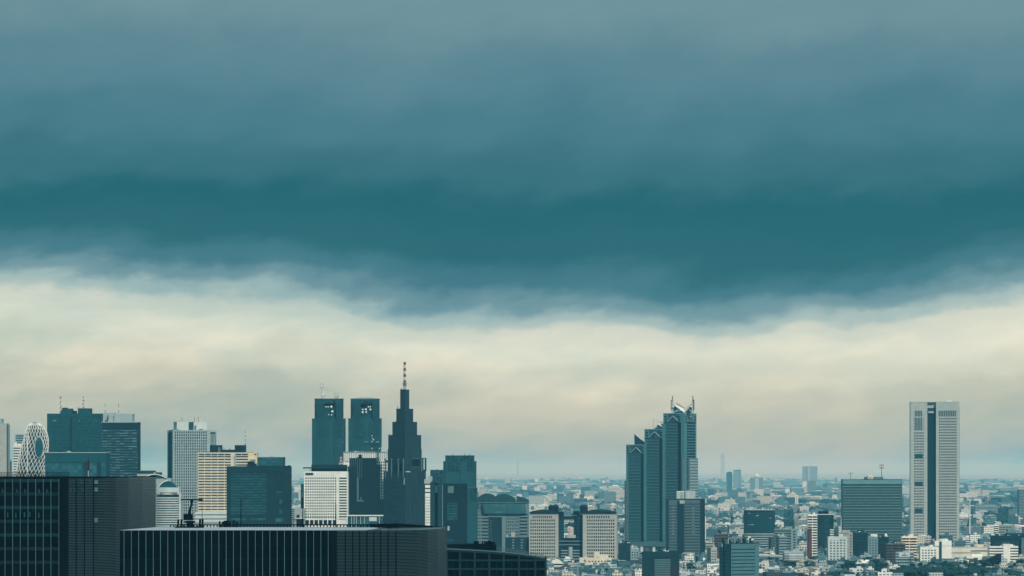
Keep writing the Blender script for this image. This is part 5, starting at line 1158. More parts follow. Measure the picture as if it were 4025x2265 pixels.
# ---------- named mid-rise buildings
def mid(name, label, cat, xl, xr, yt, D, style, wall, gl=GL_D, depth=None, yaw=0, xc=None, pent=None, storeys=None, sidewall=None, foot=True):
    B = Bld(name, label, cat, xl, xr, D, xc=xc, yaw=yaw, depth=depth, foot=foot); z = B.z(yt); n = storeys or max(2, int(z / 3.3)); n = min(n, 26); n = min(n, 14) if D > 9000 else n; z0 = max(0, z - n * 3.4) if D < 9000 else 0
    B.wall.box(0, B.w, 0, B.d, 0, z)
    if style == 'band': B.bands('front', 0, B.w, z0, z - 1.2, n, .46, .45, gl); B.face_plain('front', 0, B.w, z - 1.2, z, .45)
    elif style == 'balcony':
        h = (z - 1 - z0) / n
        nb = max(2, int(B.w / 7))
        for j in range(n):
            a = z0 + j * h; B.fb(B.wall, 'front', 0, B.w, a, a + h * .36, 1.1, 1.3); B.fb(B.wall, 'front', 0, B.w, a - .2, a + .02, 0, 1.3)
            B.pane('front', B.w / 2, a + h * .6, B.w - .4, h * .62, .02, gl, 'window_band')
        for i in range(nb + 1): x = B.w * i / nb; B.fb(B.wall, 'front', max(0, x - .25), min(B.w, x + .25), z0, z, 0, 1.36)
        B.face_plain('front', 0, B.w, z - 1, z, 1.3)
    elif style == 'grid': B.grid('front', B.w * .06, B.w * .94, z0, z - 2, max(3, int(B.w / 4)), n, .55, .5, .4, gl); B.face_plain('front', 0, B.w * .06, 0, z, .42); B.face_plain('front', B.w * .94, B.w, 0, z, .42); B.face_plain('front', B.w * .06, B.w * .94, z - 2, z, .4)
    elif style == 'rib':
        nb = max(3, int(B.w / 4.5)); [B.fb(B.wall, 'front', B.w * i / nb, B.w * (i + .55) / nb, 0, z, 0, .8) for i in range(nb)]
        for j in range(n): B.pane('front', B.w / 2, z0 + (j + .6) * (z - z0) / n, B.w - .2, 1.7, .02, gl, 'window_band')
    if yaw < 0:
        for j in range(min(n, 14)): B.pane('right', B.d * .5, z - 3 - j * 3.4, B.d * .4, 1.5, .02, gl, 'side_window')
    if yaw > 0:
        for j in range(min(n, 14)): B.pane('left', B.d * .5, z - 3 - j * 3.4, B.d * .4, 1.5, .02, gl, 'side_window')
    B.done(wall)
    B.part('roof', boxes((.3, B.w - .3, .3, B.d - .3, z, z + .12)), ROOF); B.part('parapet', boxes((-.05, B.w + .05, -.5, .25, z, z + .9), (-.05, .2, .25, B.d, z, z + .9), (B.w - .2, B.w + .05, .25, B.d, z, z + .9)), sidewall or wall)
    for f0, f1, hh in (pent if pent is not None else ((.3 + .3 * R.random(), .75 + .15 * R.random(), 2.5 + 2 * R.random()),)):
        B.part('penthouse', boxes((B.w * f0, B.w * f1, B.d * .3, B.d * .75, z + .12, z + hh)), sidewall or wall)
    if D < 7000:
        for i in range(R.randrange(2, 5)): x = B.w * (.08 + .8 * R.random()); B.part('roof_unit', boxes((x, x + 1 + R.random() * 1.6, 1.5, 3.2, z + .12, z + 1.1 + R.random())), PALE2)
        if R.random() < .5: mb = MB(); mb.tube((B.w * .2, B.d * .5, z), (B.w * .2, B.d * .5, z + 3.4), 1.0, 8); B.part('water_tank', mb, PALE2)
    return B


WT = solid('white_tile', (.76, .76, .70), var=.10); GT = solid('greyed_tile', (.22, .31, .33), var=.10); BR = solid('brown_tile', (.09, .085, .085), var=.12); BT = solid('blue_grey_tile', (.16, .25, .28), var=.08)
PK = solid('pinkish_tile', (.55, .42, .36), var=.08); RD = solid('red_brown_tile', (.10, .035, .04), var=.1)
MID = [
 ('apartment_block', 'white balcony block behind the dark banded slim tower', 'apartment block', 3174, 3212, 2026, 4260, 'balcony', WT, GL_D, 14, 0, None),
 ('office_block', 'pale block with two broad window columns and a slanted skylight beside the wide striped block', 'office block', 3255, 3330, 2112, 3750, 'grid', PALE2, GL_T, 16, 0, None),
 ('office_block', 'blank beige slab-topped block behind the slanted-skylight block', 'office block', 3300, 3349, 2096, 3850, 'plain', BEIGE, GL_D, 14, -25, 3336),
 ('office_block', 'dark striped low block at the foot of the wide striped block', 'office block', 3348, 3410, 2095, 4150, 'band', SLATE, GL_BL, 18, 0, None),
 ('office_block', 'teal glass block with a white roof house at the foot of the wide striped block', 'office block', 3412, 3451, 2113, 4050, 'grid', BT, GL_T, 16, 0, None),
 ('office_block', 'dark glass block with a white rim and a white roof bubble', 'office block', 3450, 3494, 2113, 4120, 'band', SLATE, GL_BL, 16, 0, None),
 ('apartment_block', 'corner block with pale balconies on one side and dark wall on the other', 'apartment block', 3451, 3560, 2139, 3800, 'balcony', BR, GL_BL, 14, 24, 3482),
 ('apartment_block', 'bright cream apartment block with scalloped balconies below the tallest gridded tower', 'apartment block', 3544, 3604, 2112, 3950, 'balcony', solid('cream_white_tile', (.80, .70, .54), var=.06), GL_D, 14, 0, None),
 ('apartment_block', 'block of white boxed balconies below the tallest gridded tower', 'apartment block', 3617, 3685, 2152, 3820, 'grid', WT, GL_T, 14, 0, None),
 ('warehouse', 'plain white twin-fronted block with a dark gap, below the tallest gridded tower', 'warehouse', 3674, 3740, 2129, 3850, 'plain', WT, GL_D, 18, 0, None),
 ('hall', 'long low cream hall with a shallow roof line beyond the white twin-fronted block', 'hall', 3739, 3892, 2153, 3900, 'plain', solid('cream_panel', (.60, .58, .50), var=.06), GL_D, 22, 0, None),
 ('warehouse', 'blank blue-grey box with a darker side, next to the tallest gridded tower', 'warehouse', 3780, 3890, 2102, 5900, 'plain', solid('blue_grey_panel', (.20, .32, .36), var=.05), GL_D, 20, 14, 3825),
 ('office_block', 'long stepped white building with dark ribbon windows', 'office block', 3889, 4002, 2150, 3850, 'band', WT, GL_BL, 18, 0, None),
 ('office_block', 'dark teal long block with a row of square openings under its roof', 'office block', 3901, 4060, 2108, 4150, 'plain', SLATE, GL_D, 20, 0, None),
 ('tower', 'dark hazy tower cut off by the picture edge beyond the tallest gridded tower', 'tower', 4005, 4070, 1925, 8400, 'band', BT, GL_B, 26, 0, None),
 ('hospital', 'wide pale hospital-like block with neat window rows beyond the tallest gridded tower', 'hospital', 3833, 3882, 2010, 9000, 'grid', solid('lilac_grey_tile', (.42, .42, .44), var=.05), GL_D, 22, 0, None),
 ('hospital', 'long grey block standing behind the neat-windowed hospital-like block', 'hospital', 3833, 3922, 1991, 9300, 'band', GT, GL_B, 22, 0, None),
 ('school', 'low long pale block beside the neat-windowed hospital-like block', 'school', 3777, 3835, 2029, 9050, 'band', PALE2, GL_B, 18, 0, None),
 ('apartment_block', 'white banded block with grey side among trees beyond the blank blue-grey box', 'apartment block', 3878, 3925, 2066, 6700, 'balcony', WT, GL_D, 16, 0, None),
 ('apartment_block', 'grey ribbed block beside the white banded block near the blank blue-grey box', 'apartment block', 3826, 3878, 2070, 6720, 'rib', GT, GL_D, 16, 0, None),
 ('apartment_block', 'pale block with a dark glass gap at the picture edge', 'apartment block', 3940, 3990, 2068, 6900, 'rib', PALE2, GL_BL, 16, 0, None),
 ('apartment_block', 'small white block with a flat canopy between the striped block and the tallest tower', 'apartment block', 3546, 3575, 2032, 9000, 'plain', WT, GL_D, 16, 0, None),
 ('school', 'white-topped block with a signboard emblem below the bright cream apartment block', 'school', 3521, 3593, 2172, 3560, 'band', solid('soft_blue_panel', (.26, .36, .39), var=.06), GL_BL, 14, 0, None),  # flat blue-grey panel
 ('tower', 'slim dark blue tower with a white edge in the hazy middle distance', 'tower', 2856, 2878, 1858, 17800, 'plain', solid('deep_blue_glass', (.03, .10, .13), rough=.3), GL_D, 26, 0, None),
 ('tower', 'slim grey tower with a small roof spike next to the slim dark blue one', 'tower', 2884, 2913, 1848, 22000, 'band', GT, GL_B, 26, 0, None),
 ('office_block', 'grey banded tower wearing a cream domed cap in the haze', 'office block', 2950, 2999, 1878, 20000, 'band', GT, GL_B, 26, 0, None),
 ('tower', 'pale hazy twin-bulk tower far beyond the banded slim tower', 'tower', 3155, 3213, 1834, 34000, 'band', solid('haze_faded_tile', (.27, .27, .26)), GL_B, 40, 0, None),  # tile colour paled so the tower fades into the haze
 ('office_block', 'tall grey gridded block in the haze before the far twin-bulk tower', 'office block', 3177, 3206, 1890, 18000, 'band', GT, GL_B, 24, 0, None),
 ('apartment_block', 'large pale apartment block with dark balcony columns and a domed roof house', 'apartment block', 3094, 3150, 1948, 11800, 'rib', WT, GL_D, 22, -28, 3126),
 ('apartment_block', 'cream-edged block with a windowless end wall beyond the banded slim tower', 'apartment block', 3186, 3238, 1953, 12400, 'band', WT, GL_B, 20, -25, 3222),
 ('apartment_block', 'broad low cream block behind dark trees near the curved dark glass block', 'apartment block', 3154, 3218, 1978, 11700, 'grid', CREAM, GL_B, 20, 0, None),
 ('apartment_block', 'white rounded-shoulder block with a red roof sign in the middle distance', 'apartment block', 3039, 3076, 1950, 12800, 'balcony', WT, GL_B, 20, 0, None),
 ('apartment_block', 'pale block with a dark ladder of windows beyond the curved dark glass block', 'apartment block', 2994, 3030, 1921, 15600, 'balcony', PALE2, GL_D, 20, 18, 3000),
 ('apartment_block', 'grey block with white balcony corner beyond the teal slab-sided block', 'apartment block', 2923, 2970, 1931, 16000, 'grid', GT, GL_D, 20, 0, None),
 ('apartment_block', 'grey and cream paired block above the curved dark glass block', 'apartment block', 2937, 2992, 1961, 12400, 'rib', PALE, GL_D, 20, 0, None),
 ('apartment_block', 'white gridded block right beside the dark banded block with fluted roof house', 'apartment block', 2784, 2812, 1950, 14600, 'grid', WT, GL_D, 20, 0, None),
 ('office_block', 'long blank blue wall-like block between triple tower and curved glass block', 'office block', 2777, 2852, 1968, 12200, 'plain', solid('blue_wall', (.05, .17, .21)), GL_D, 16, 0, None),
 ('apartment_block', 'stepped white terraced block just past the dark banded block with fluted roof house', 'apartment block', 2771, 2800, 1990, 10100, 'balcony', WT, GL_D, 16, 0, None),
 ('apartment_block', 'second terraced white block in front of the blank blue wall-like block', 'apartment block', 2800, 2828, 1996, 10000, 'balcony', PALE2, GL_D, 16, 0, None),
 ('apartment_block', 'white balcony slab left of the curved dark glass block', 'apartment block', 2875, 2925, 2060, 7000, 'balcony', PALE2, GL_D, 14, 0, None),
 ('apartment_block', 'pale six-storey balcony block between triple tower and curved glass block', 'apartment block', 2813, 2846, 2060, 7060, 'balcony', PALE2, GL_D, 14, 0, None),
 ('apartment_block', 'cream block with small square windows tucked beside the teal slab-sided block', 'apartment block', 2773, 2818, 2155, 3650, 'grid', BEIGE, GL_D, 12, 20, 2794),
 ('office_block', 'dark brown block with cream roof box between triple tower and curved glass block', 'office block', 2810, 2862, 2100, 4000, 'band', BR, GL_BL, 14, 0, None),
 ('office_block', 'cream topped narrow glass block in front of the curved dark glass block', 'office block', 3052, 3092, 2110, 3900, 'band', GT, GL_BL, 14, 14, 3062),
 ('office_block', 'broad grey banded block with a bright beige end wall beside the curved dark glass block', 'office block', 3046, 3130, 2082, 4250, 'band', GT, GL_BL, 18, -30, 3110),
 ('office_block', 'low hexagonal-fronted pale block with dark ribbons beside the white viaduct', 'office block', 3081, 3160, 2170, 3620, 'band', PALE, GL_BL, 16, 0, None),
 ('office_block', 'red-brown slab beside the white balcony block behind the banded slim tower', 'office block', 3177, 3191, 2082, 4100, 'plain', RD, GL_D, 12, 0, None),
 ('apartment_block', 'tall white and grey paired slab left of the stepped triple tower', 'apartment block', 2392, 2438, 1912, 12900, 'band', WT, GL_B, 22, 0, None),
 ('apartment_block', 'grey front block against the tall white and grey paired slab', 'apartment block', 2376, 2422, 1934, 12700, 'band', GT, GL_B, 14, 0, None),
 ('apartment_block', 'cream block with punched windows and a blank grey wing above the beige tower roof', 'apartment block', 2373, 2424, 1982, 10900, 'grid', CREAM, GL_D, 16, 0, None),
 ('office_block', 'white block with dark bands and a blue fin between the beige towers', 'office block', 2150, 2200, 1945, 14000, 'band', WT, GL_D, 20, 0, None),
 ('office_block', 'sunny cream block standing in front of the white dark-banded block', 'office block', 2110, 2152, 1966, 12400, 'rib', CREAM, GL_D, 18, 0, None),
 ('apartment_block', 'white long balcony block just above the first beige tower roof', 'apartment block', 2113, 2160, 1987, 11200, 'balcony', WT, GL_D, 16, 0, None),
 ('apartment_block', 'slim white twin-finned block before dark woods between the beige towers', 'apartment block', 2263, 2278, 1950, 13600, 'rib', WT, GL_D, 16, 0, None),
 ('apartment_block', 'warm cream block with flat top near the slim white twin-finned block', 'apartment block', 2296, 2333, 1952, 13800, 'plain', CREAM, GL_D, 18, 0, None),
 ('apartment_block', 'white balcony block glimpsed through the open middle of the beige pair', 'apartment block', 2215, 2252, 2044, 7800, 'balcony', WT, GL_D, 14, 0, None),
 ('apartment_block', 'pale apartment slab over the gap of the beige pair', 'apartment block', 2213, 2253, 2002, 10000, 'balcony', PALE2, GL_D, 14, 0, None),
 ('office_block', 'cream office with a dark gridded front at the foot of the second beige tower', 'office block', 2278, 2404, 2195, 3560, 'grid', CREAM, GL_BL, 14, 0, None),
 ('office_block', 'dark narrow block between the second beige tower and the stepped triple tower', 'office block', 2431, 2478, 2138, 3900, 'band', SLATE, GL_B, 16, 0, None),
 ('apartment_block', 'grey block with zigzag side stairs at the foot of the stepped triple tower', 'apartment block', 2479, 2512, 2160, 3750, 'grid', GT, GL_D, 12, 0, None),
 ('apartment_block', 'pale blue balcony block beside the second beige tower', 'apartment block', 2425, 2447, 2044, 7600, 'balcony', PALE2, GL_D, 14, 0, None),
 ('apartment_block', 'bright white small block nearest the stepped triple tower edge', 'apartment block', 2446, 2466, 2044, 8300, 'balcony', WT, GL_D, 14, 0, None),
]
MB_OBJ = {}
for r in MID:
    nm, lab, cat, xl, xr, yt, D, st, wm, gl, dep, yaw, xc = r
    if D <= 4300: D = 4300 + (D - 3500) * .75
    pent = None
    if 'wall-like' in lab or 'blank blue-grey' in lab or 'long low cream' in lab: pent = ()
    MB_OBJ[lab] = mid(nm, lab, cat, xl, xr, yt, D, st, wm, gl, dep, yaw, xc, pent=pent)


def of(s): return next(v for k, v in MB_OBJ.items() if s in k)


B = of('slanted skylight'); b = MB(); b.slab([(B.w * .1, -.5, B.z(2124)), (B.w * .55, -.5, B.z(2124)), (B.w * .5, 3, B.z(2110)), (B.w * .08, 3, B.z(2110))], (0, .3, .2)); B.part('skylight', b, WHITE)
B = of('white roof bubble'); mb = MB(); mb.ball((B.w * .75, 4, B.z(2106)), 1.9, 10, 8, 1, 1.3); B.part('roof_bubble', mb, WHITE, True)
B = of('white roof house at'); B.part('roof_house', boxes((B.w * .3, B.w * .95, 2, 8, B.z(2113), B.z(2100))), WHITE)
B = of('twin-fronted'); B.part('front_slab', boxes((-.1, B.w * .25, -1.4, 0, B.z(2146), B.z(2127.5)), (B.w * .42, B.w, -1.4, 0, B.z(2146), B.z(2127.5)), (B.w * .42, B.w, -1.0, 0, 0, B.z(2147))), WT); B.part('dark_gap', boxes((B.w * .26, B.w * .41, -.6, 0, 0, B.z(2129))), TEALG)
B = of('long low cream hall'); B.part('roof_line', boxes((-1, B.w * .75, -.5, 0, B.z(2174), B.z(2172.5)), (B.w * .5, B.w, -.6, 0, B.z(2167), B.z(2164))), SLATE)
B.part('porch', boxes((B.w * .36, B.w * .9, -14, -1, 0, B.z(2186)), (B.w * .5, B.w * .78, -10, -2, B.z(2186), B.z(2178))), WT); B.part('porch_window', boxes((B.w * .34, B.w * .64, -14.3, -14, B.z(2199), B.z(2195))), DARK); B.part('roof_house', boxes((B.w * .62, B.w * .86, 8, 16, B.z(2153), B.z(2141)), (B.w * .66, B.w * .72, 4, 8, B.z(2153), B.z(2142))), CREAM)
B.part('roof_frame', boxes((B.w * .36, B.w * .38, 2, 3, B.z(2153), B.z(2146)), (B.w * .45, B.w * .47, 2, 3, B.z(2153), B.z(2146)), (B.w * .36, B.w * .47, 2, 3, B.z(2147), B.z(2146))), WT)
B = of('long stepped white'); B.part('stair_tower', boxes((B.w * .48, B.w * .72, -1.2, 6, 0, B.z(2140)), (B.w * .46, B.w * .74, -1.5, 6, B.z(2142), B.z(2139))), WT)
b = MB(); [b.tube((B.w * (.48 + i * .06), 2, B.z(2139)), (B.w * (.50 + i * .06), 2, B.z(2130)), .15, 4) for i in range(4)]; B.part('roof_rods', b, PALE)
B = of('row of square openings')
for i in range(12): B.part('square_opening', boxes((B.w * (.03 + i * .052), B.w * (.058 + i * .052), -.3, 0, B.z(2124), B.z(2116))), BLACK)
B.part('projecting_wing', boxes((B.w * .7, B.w, -6, 0, 0, B.z(2114))), GREY)
B = of('signboard emblem'); B.part('signboard', boxes((B.w * .17, B.w * .77, -.9, -.4, B.z(2190), B.z(2172))), PALE2)
mb = MB(); mb.tube((B.w * .46, -1.0, B.z(2176)), (B.w * .46, -.9, B.z(2176)), .55, 10); B.part('emblem', mb, DARK)
for j, (a, c) in enumerate(((.35, .58), (.31, .66))):
    mb = MB(); n_ = 7 + j * 3
    for i in range(n_): x = B.w * (a + (c - a) * i / n_); mb.box(x, x + B.w * (c - a) / n_ * .7, -1.0, -.9, B.z(2182.5 + j * 3.6), B.z(2180 + j * 3.6)); mb.box(x, x + .12, -1.0, -.9, B.z(2183.2 + j * 3.6), B.z(2179.6 + j * 3.6))
    B.part('sign_lettering', mb, SLATE)
for i in range(4): B.part('outside_stair', (lambda mb: (mb.slab([(B.w * (.62 + .05 * (i % 2)), -1.6, B.z(2200 + i * 10)), (B.w * (.8 + .05 * (i % 2)), -1.6, B.z(2193 + i * 10)), (B.w * (.8 + .05 * (i % 2)), -1.6, B.z(2196 + i * 10)), (B.w * (.62 + .05 * (i % 2)), -1.6, B.z(2203 + i * 10))], (0, 1, 0)), mb)[1])(MB()), TEALG)
B = of('slim dark blue tower'); B.part('white_edge', boxes((B.w + .02, B.w + 2.4, .5, 12, 0, B.z(1866)), (-2, -.02, .5, 12, 0, B.z(1866))), PALE); B.part('crown_rods', boxes(*[(B.w * (.2 + i * .2), B.w * (.28 + i * .2), 4, 6, B.z(1858), B.z(1854 + (i % 2) * 2)) for i in range(4)]), SLATE)
B = of('small roof spike'); pole(B, 'roof_spike', B.w * .8, 6, B.z(1848), B.z(1842), .8, SLATE); B.part('front_bay', boxes((B.w * .1, B.w * .62, -1.2, -.5, 0, B.z(1852))), BT)
B = of('cream domed cap'); B.part('cap_base', boxes((B.w * .26, B.w * .76, 4, 20, B.z(1878), B.z(1872))), CREAM); mb = MB(); mb.ball((B.w * .51, 11, B.z(1872)), B.w * .24, 14, 8, .8, .8); B.part('dome', mb, CREAM, True); B.part('front_bay', boxes((B.w * .36, B.w * .66, -1.6, -.5, 0, B.z(1880))), PALE)
B = of('domed roof house'); B.part('roof_house', boxes((B.w * .3, B.w * .9, 3, 12, B.z(1948), B.z(1939))), CREAM); mb = MB(); mb.ball((B.w * .6, 7, B.z(1939)), 4.2, 12, 8); B.part('dome', mb, CREAM, True)
B = of('red roof sign'); B.part('sign_box', boxes((B.w * .2, B.w * .45, 1, 3, B.z(1950), B.z(1938))), PALE2); B.part('roof_sign', boxes((B.w * .15, B.w * .4, .5, .9, B.z(1946), B.z(1939))), RED)
B = of('far twin-bulk'); B.part('second_bulk', boxes((-4, B.w * .25, 2, 30, 0, B.z(1837))), PALE)
B = of('blue fin'); B.part('blue_fin', boxes((B.w * .80, B.w * .92, -2, 10, 0, B.z(1937))), solid('fin_blue', (.04, .13, .16))); B.part('tapered_wing', (lambda mb: (mb.slab([(-12, -3, 0), (B.w * .35, -3, 0), (B.w * .35, -3, B.z(1960)), (B.w * .15, -3, B.z(1948)), (-4, -3, B.z(1948)), (-12, -3, B.z(1975))], (0, 3, 0)), mb)[1])(MB()), PALE2)
B = of('dark gridded front'); B.part('roof_house', boxes((B.w * .46, B.w * .62, 3, 11, B.z(2195), B.z(2170)), (B.w * .62, B.w * .9, 4, 11, B.z(2195), B.z(2180))), CREAM); B.part('cream_wing', boxes((-.2, B.w * .27, -1.6, 0, 0, B.z(2193)), (B.w * .85, B.w * .98, -1.4, 0, 0, B.z(2196))), CREAM)
for x, y in ((.14, 2200), (.17, 2204), (.9, 2203), (.9, 2213)): B.part('square_window', boxes((B.w * x, B.w * (x + .03), -1.8, -1.6, B.z(y + 6), B.z(y))), BLACK)
mb = MB(); mb.ball((B.w * .57, 1.5, B.z(2196)), 1.8, 10, 8, .3); B.part('round_window', mb, TEALG)
B = of('zigzag')
for j in range(8): B.part('stair_flight', (lambda mb: (mb.slab([(B.w + .2, 0, B.z(2172 + j * 11)), (B.w + 5, 0, B.z(2166 + j * 11)), (B.w + 5, 0, B.z(2168.5 + j * 11)), (B.w + .2, 0, B.z(2175 + j * 11))], (0, 2, 0)), mb)[1])(MB()), PALE)
B = of('hexagonal'); mb = MB(); n6 = [(B.w * .02, -4), (B.w * .25, -8), (B.w * .75, -8), (B.w * .98, -4)]; mb.prism(n6 + [(B.w * .98, -.5), (B.w * .02, -.5)], B.z(2205), B.z(2176)); B.part('hexagonal_front', mb, PALE2)
for j in range(3): mb = MB(); mb.prism([(x, y - .12) for x, y in n6] + [(B.w * .9, -2), (B.w * .1, -2)], B.z(2187 + j * 8), B.z(2184.5 + j * 8)); B.part('ribbon_window', mb, DARK)

# dark wedge-roofed hall, domed low buildings near the frame bottom
B = Bld('hall', 'near-black sloping-roofed hall in front of the long stepped white building', 'hall', 3866, 3936, 4370, depth=14)
b = MB(); b.slab([(0, 0, 0), (B.w, 0, 0), (B.w, 0, B.z(2179)), (B.w * .85, 0, B.z(2180)), (B.w * .1, 0, B.z(2206)), (0, 0, B.z(2212))], (0, 14, 0)); B.wall = b; B.done(BLACK)
B.part('ridge_cap', (lambda mb: (mb.slab([(B.w * .1, -.1, B.z(2206)), (B.w * .85, -.1, B.z(2180)), (B.w * .85, -.1, B.z(2178.7)), (B.w * .1, -.1, B.z(2204.7))], (0, 14, 0)), mb)[1])(MB()), SLATE)
for x0, x1, yb_, yt, lab in ((2352, 2424, 2235, 2222, 'low pale domed pavilion at the foot of the second beige tower'), (2165, 2212, 2216, 2199, 'small pale vaulted hall between the two beige towers')):
    B = Bld('domed_pavilion', lab, 'pavilion', x0, x1, 4335, depth=14)
    B.wall.box(0, B.w, 0, B.d, 0, B.z(yb_)); B.bands('front', 0, B.w, 0, B.z(yb_) - .5, 4, .4, .3, GL_D); B.done(CREAM)
    ar = [(-.8 + (B.w + 1.6) * i / 12, B.z(yb_) + (B.z(yt) - B.z(yb_)) * sin(pi * i / 12)) for i in range(13)]
    mb = MB(); mb.slab([(x, -1.5, z) for x, z in ar], (0, 16, 0)); B.part('vaulted_roof', mb, WT)

# white viaduct
o = bpy.data.objects.new('viaduct', None); COL.objects.link(o); tag(o, 'white elevated road curving behind the hexagonal-fronted pale block', 'viaduct')
pts = [Vector((wx(x, D), D, wz(y, D))) for x, y, D in ((2960, 2182, 4440), (3020, 2183, 4435), (3080, 2187, 4425), (3140, 2194, 4410), (3200, 2205, 4390), (3250, 2216, 4380))]
mb = MB()
for p, q in zip(pts, pts[1:]): mb.slab([(p.x, p.y, p.z - 1.4), (q.x, q.y, q.z - 1.4), (q.x, q.y, q.z), (p.x, p.y, p.z)], (0, 9, 0))
mb.build('deck', PALE2, o); mb = MB()
for p, q in zip(pts, pts[1:]): mb.slab([(p.x, p.y - .3, p.z + .05), (q.x, q.y - .3, q.z + .05), (q.x, q.y - .3, q.z + 1.2), (p.x, p.y - .3, p.z + 1.2)], (0, .3, 0))
mb.build('parapet', WT, o)
for p in pts: boxes((p.x - .8, p.x + .8, p.y + 3, p.y + 5, 0, p.z - 1.4)).build('pier', PALE, o)

# far white spire and faint far towers
FARM = solid('haze_offset_concrete', (.34, .29, .24), var=.05)  # warm base colour offsets the blue haze on the far towers
for x, yt, yb_, w, D, nm, lab, mt in ((3812, 1960, 2012, 5, 6200, 'spire', 'slim white spire standing beyond the tallest gridded tower', WT), (2841, 1782, 1870, 15, 60000, 'far_tower', 'faint tall ghostly tower far in the haze', FARM), (2036, 1800, 1850, 6, 52000, 'far_tower', 'faintest needle-thin tower on the hazy horizon', FARM), (3306, 2028, 2060, 3, 5200, 'spire', 'tiny white spire beside the wide striped block', WT)):
    e = bpy.data.objects.new(nm, None); COL.objects.link(e); e.location = (wx(x, D), D, 0); tag(e, lab, 'spire' if nm == 'spire' else 'tower'); r = w / 2 * D / F
    if nm == 'spire':
        mb = MB(); mb.tube((0, 0, 0), (0, 0, wz(yb_ - 12, D)), r, 8, r * .8); mb.build('base', mt, e); mb = MB(); mb.tube((0, 0, wz(yb_ - 12, D)), (0, 0, wz(yt, D)), r * .7, 8, .1); mb.build('needle', mt, e)
    else:
        boxes((-r, r, -r, r, 0, wz(yt + 10, D))).build('shaft', mt, e); boxes((-r * .6, r * .6, -r * .6, r * .6, wz(yt + 10, D), wz(yt, D))).build('crown', mt, e)

# ------------------------------------------------------------------ the dense low city
OCC = {}


def occ_add(x, y, r):
    for i in range(int((x - r) // 60), int((x + r) // 60) + 1):
        for j in range(int((y - r) // 60), int((y + r) // 60) + 1): OCC.setdefault((i, j), []).append((x, y, r))


def free(x, y, r):
    for i in range(int((x - r) // 60), int((x + r) // 60) + 1):
        for j in range(int((y - r) // 60), int((y + r) // 60) + 1):
            for (a, b_, c) in OCC.get((i, j), ()):
                if (a - x) ** 2 + (b_ - y) ** 2 < (c + r) ** 2: return False
    return True


for (x, y, r) in FOOT: occ_add(x, y, r * .8)

TINTS = [(.74, .75, .70), (.74, .69, .58), (.66, .58, .45), (.58, .62, .61), (.42, .49, .49), (.28, .36, .375), (.18, .26, .28), (.10, .19, .215), (.54, .47, .40), (.79, .79, .74), (.12, .11, .11), (.68, .66, .58), (.05, .10, .12)]
TN = ['white', 'cream', 'tan', 'pale', 'light grey', 'grey', 'mid grey', 'blue grey', 'buff', 'bright white', 'brown', 'ivory', 'dark']
ROOFS = [(.50, .52, .52), (.20, .27, .29), (.62, .60, .56), (.08, .14, .16), (.78, .75, .70), (.04, .08, .095), (.14, .13, .13), (.10, .18, .20), (.06, .11, .125), (.30, .36, .37)]


def px_of(x, y): return CX + x * F / y


def zone(px, D):
    if px < 1210: s = 'in the slot beside the white square-windowed block'
    elif px < 2090: s = 'over the domed-roof block'
    elif px < 2300: s = 'between the two beige gridded towers'
    elif px < 2480: s = 'beside the second beige gridded tower'
    elif px < 2800: s = 'around the foot of the stepped triple tower'
    elif px < 2930: s = 'near the teal slab-sided block'
    elif px < 3060: s = 'around the curved dark glass block'
    elif px < 3190: s = 'before the dark banded slim tower'
    elif px < 3320: s = 'just past the dark banded slim tower'
    elif px < 3600: s = 'around the wide striped block'
    elif px < 3800: s = 'around the tallest gridded tower'
    else: s = 'beyond the tallest gridded tower'
    d = 'near' if D < 4900 else 'midway' if D < 6800 else 'farther' if D < 9500 else 'hazy far'
    return d, s


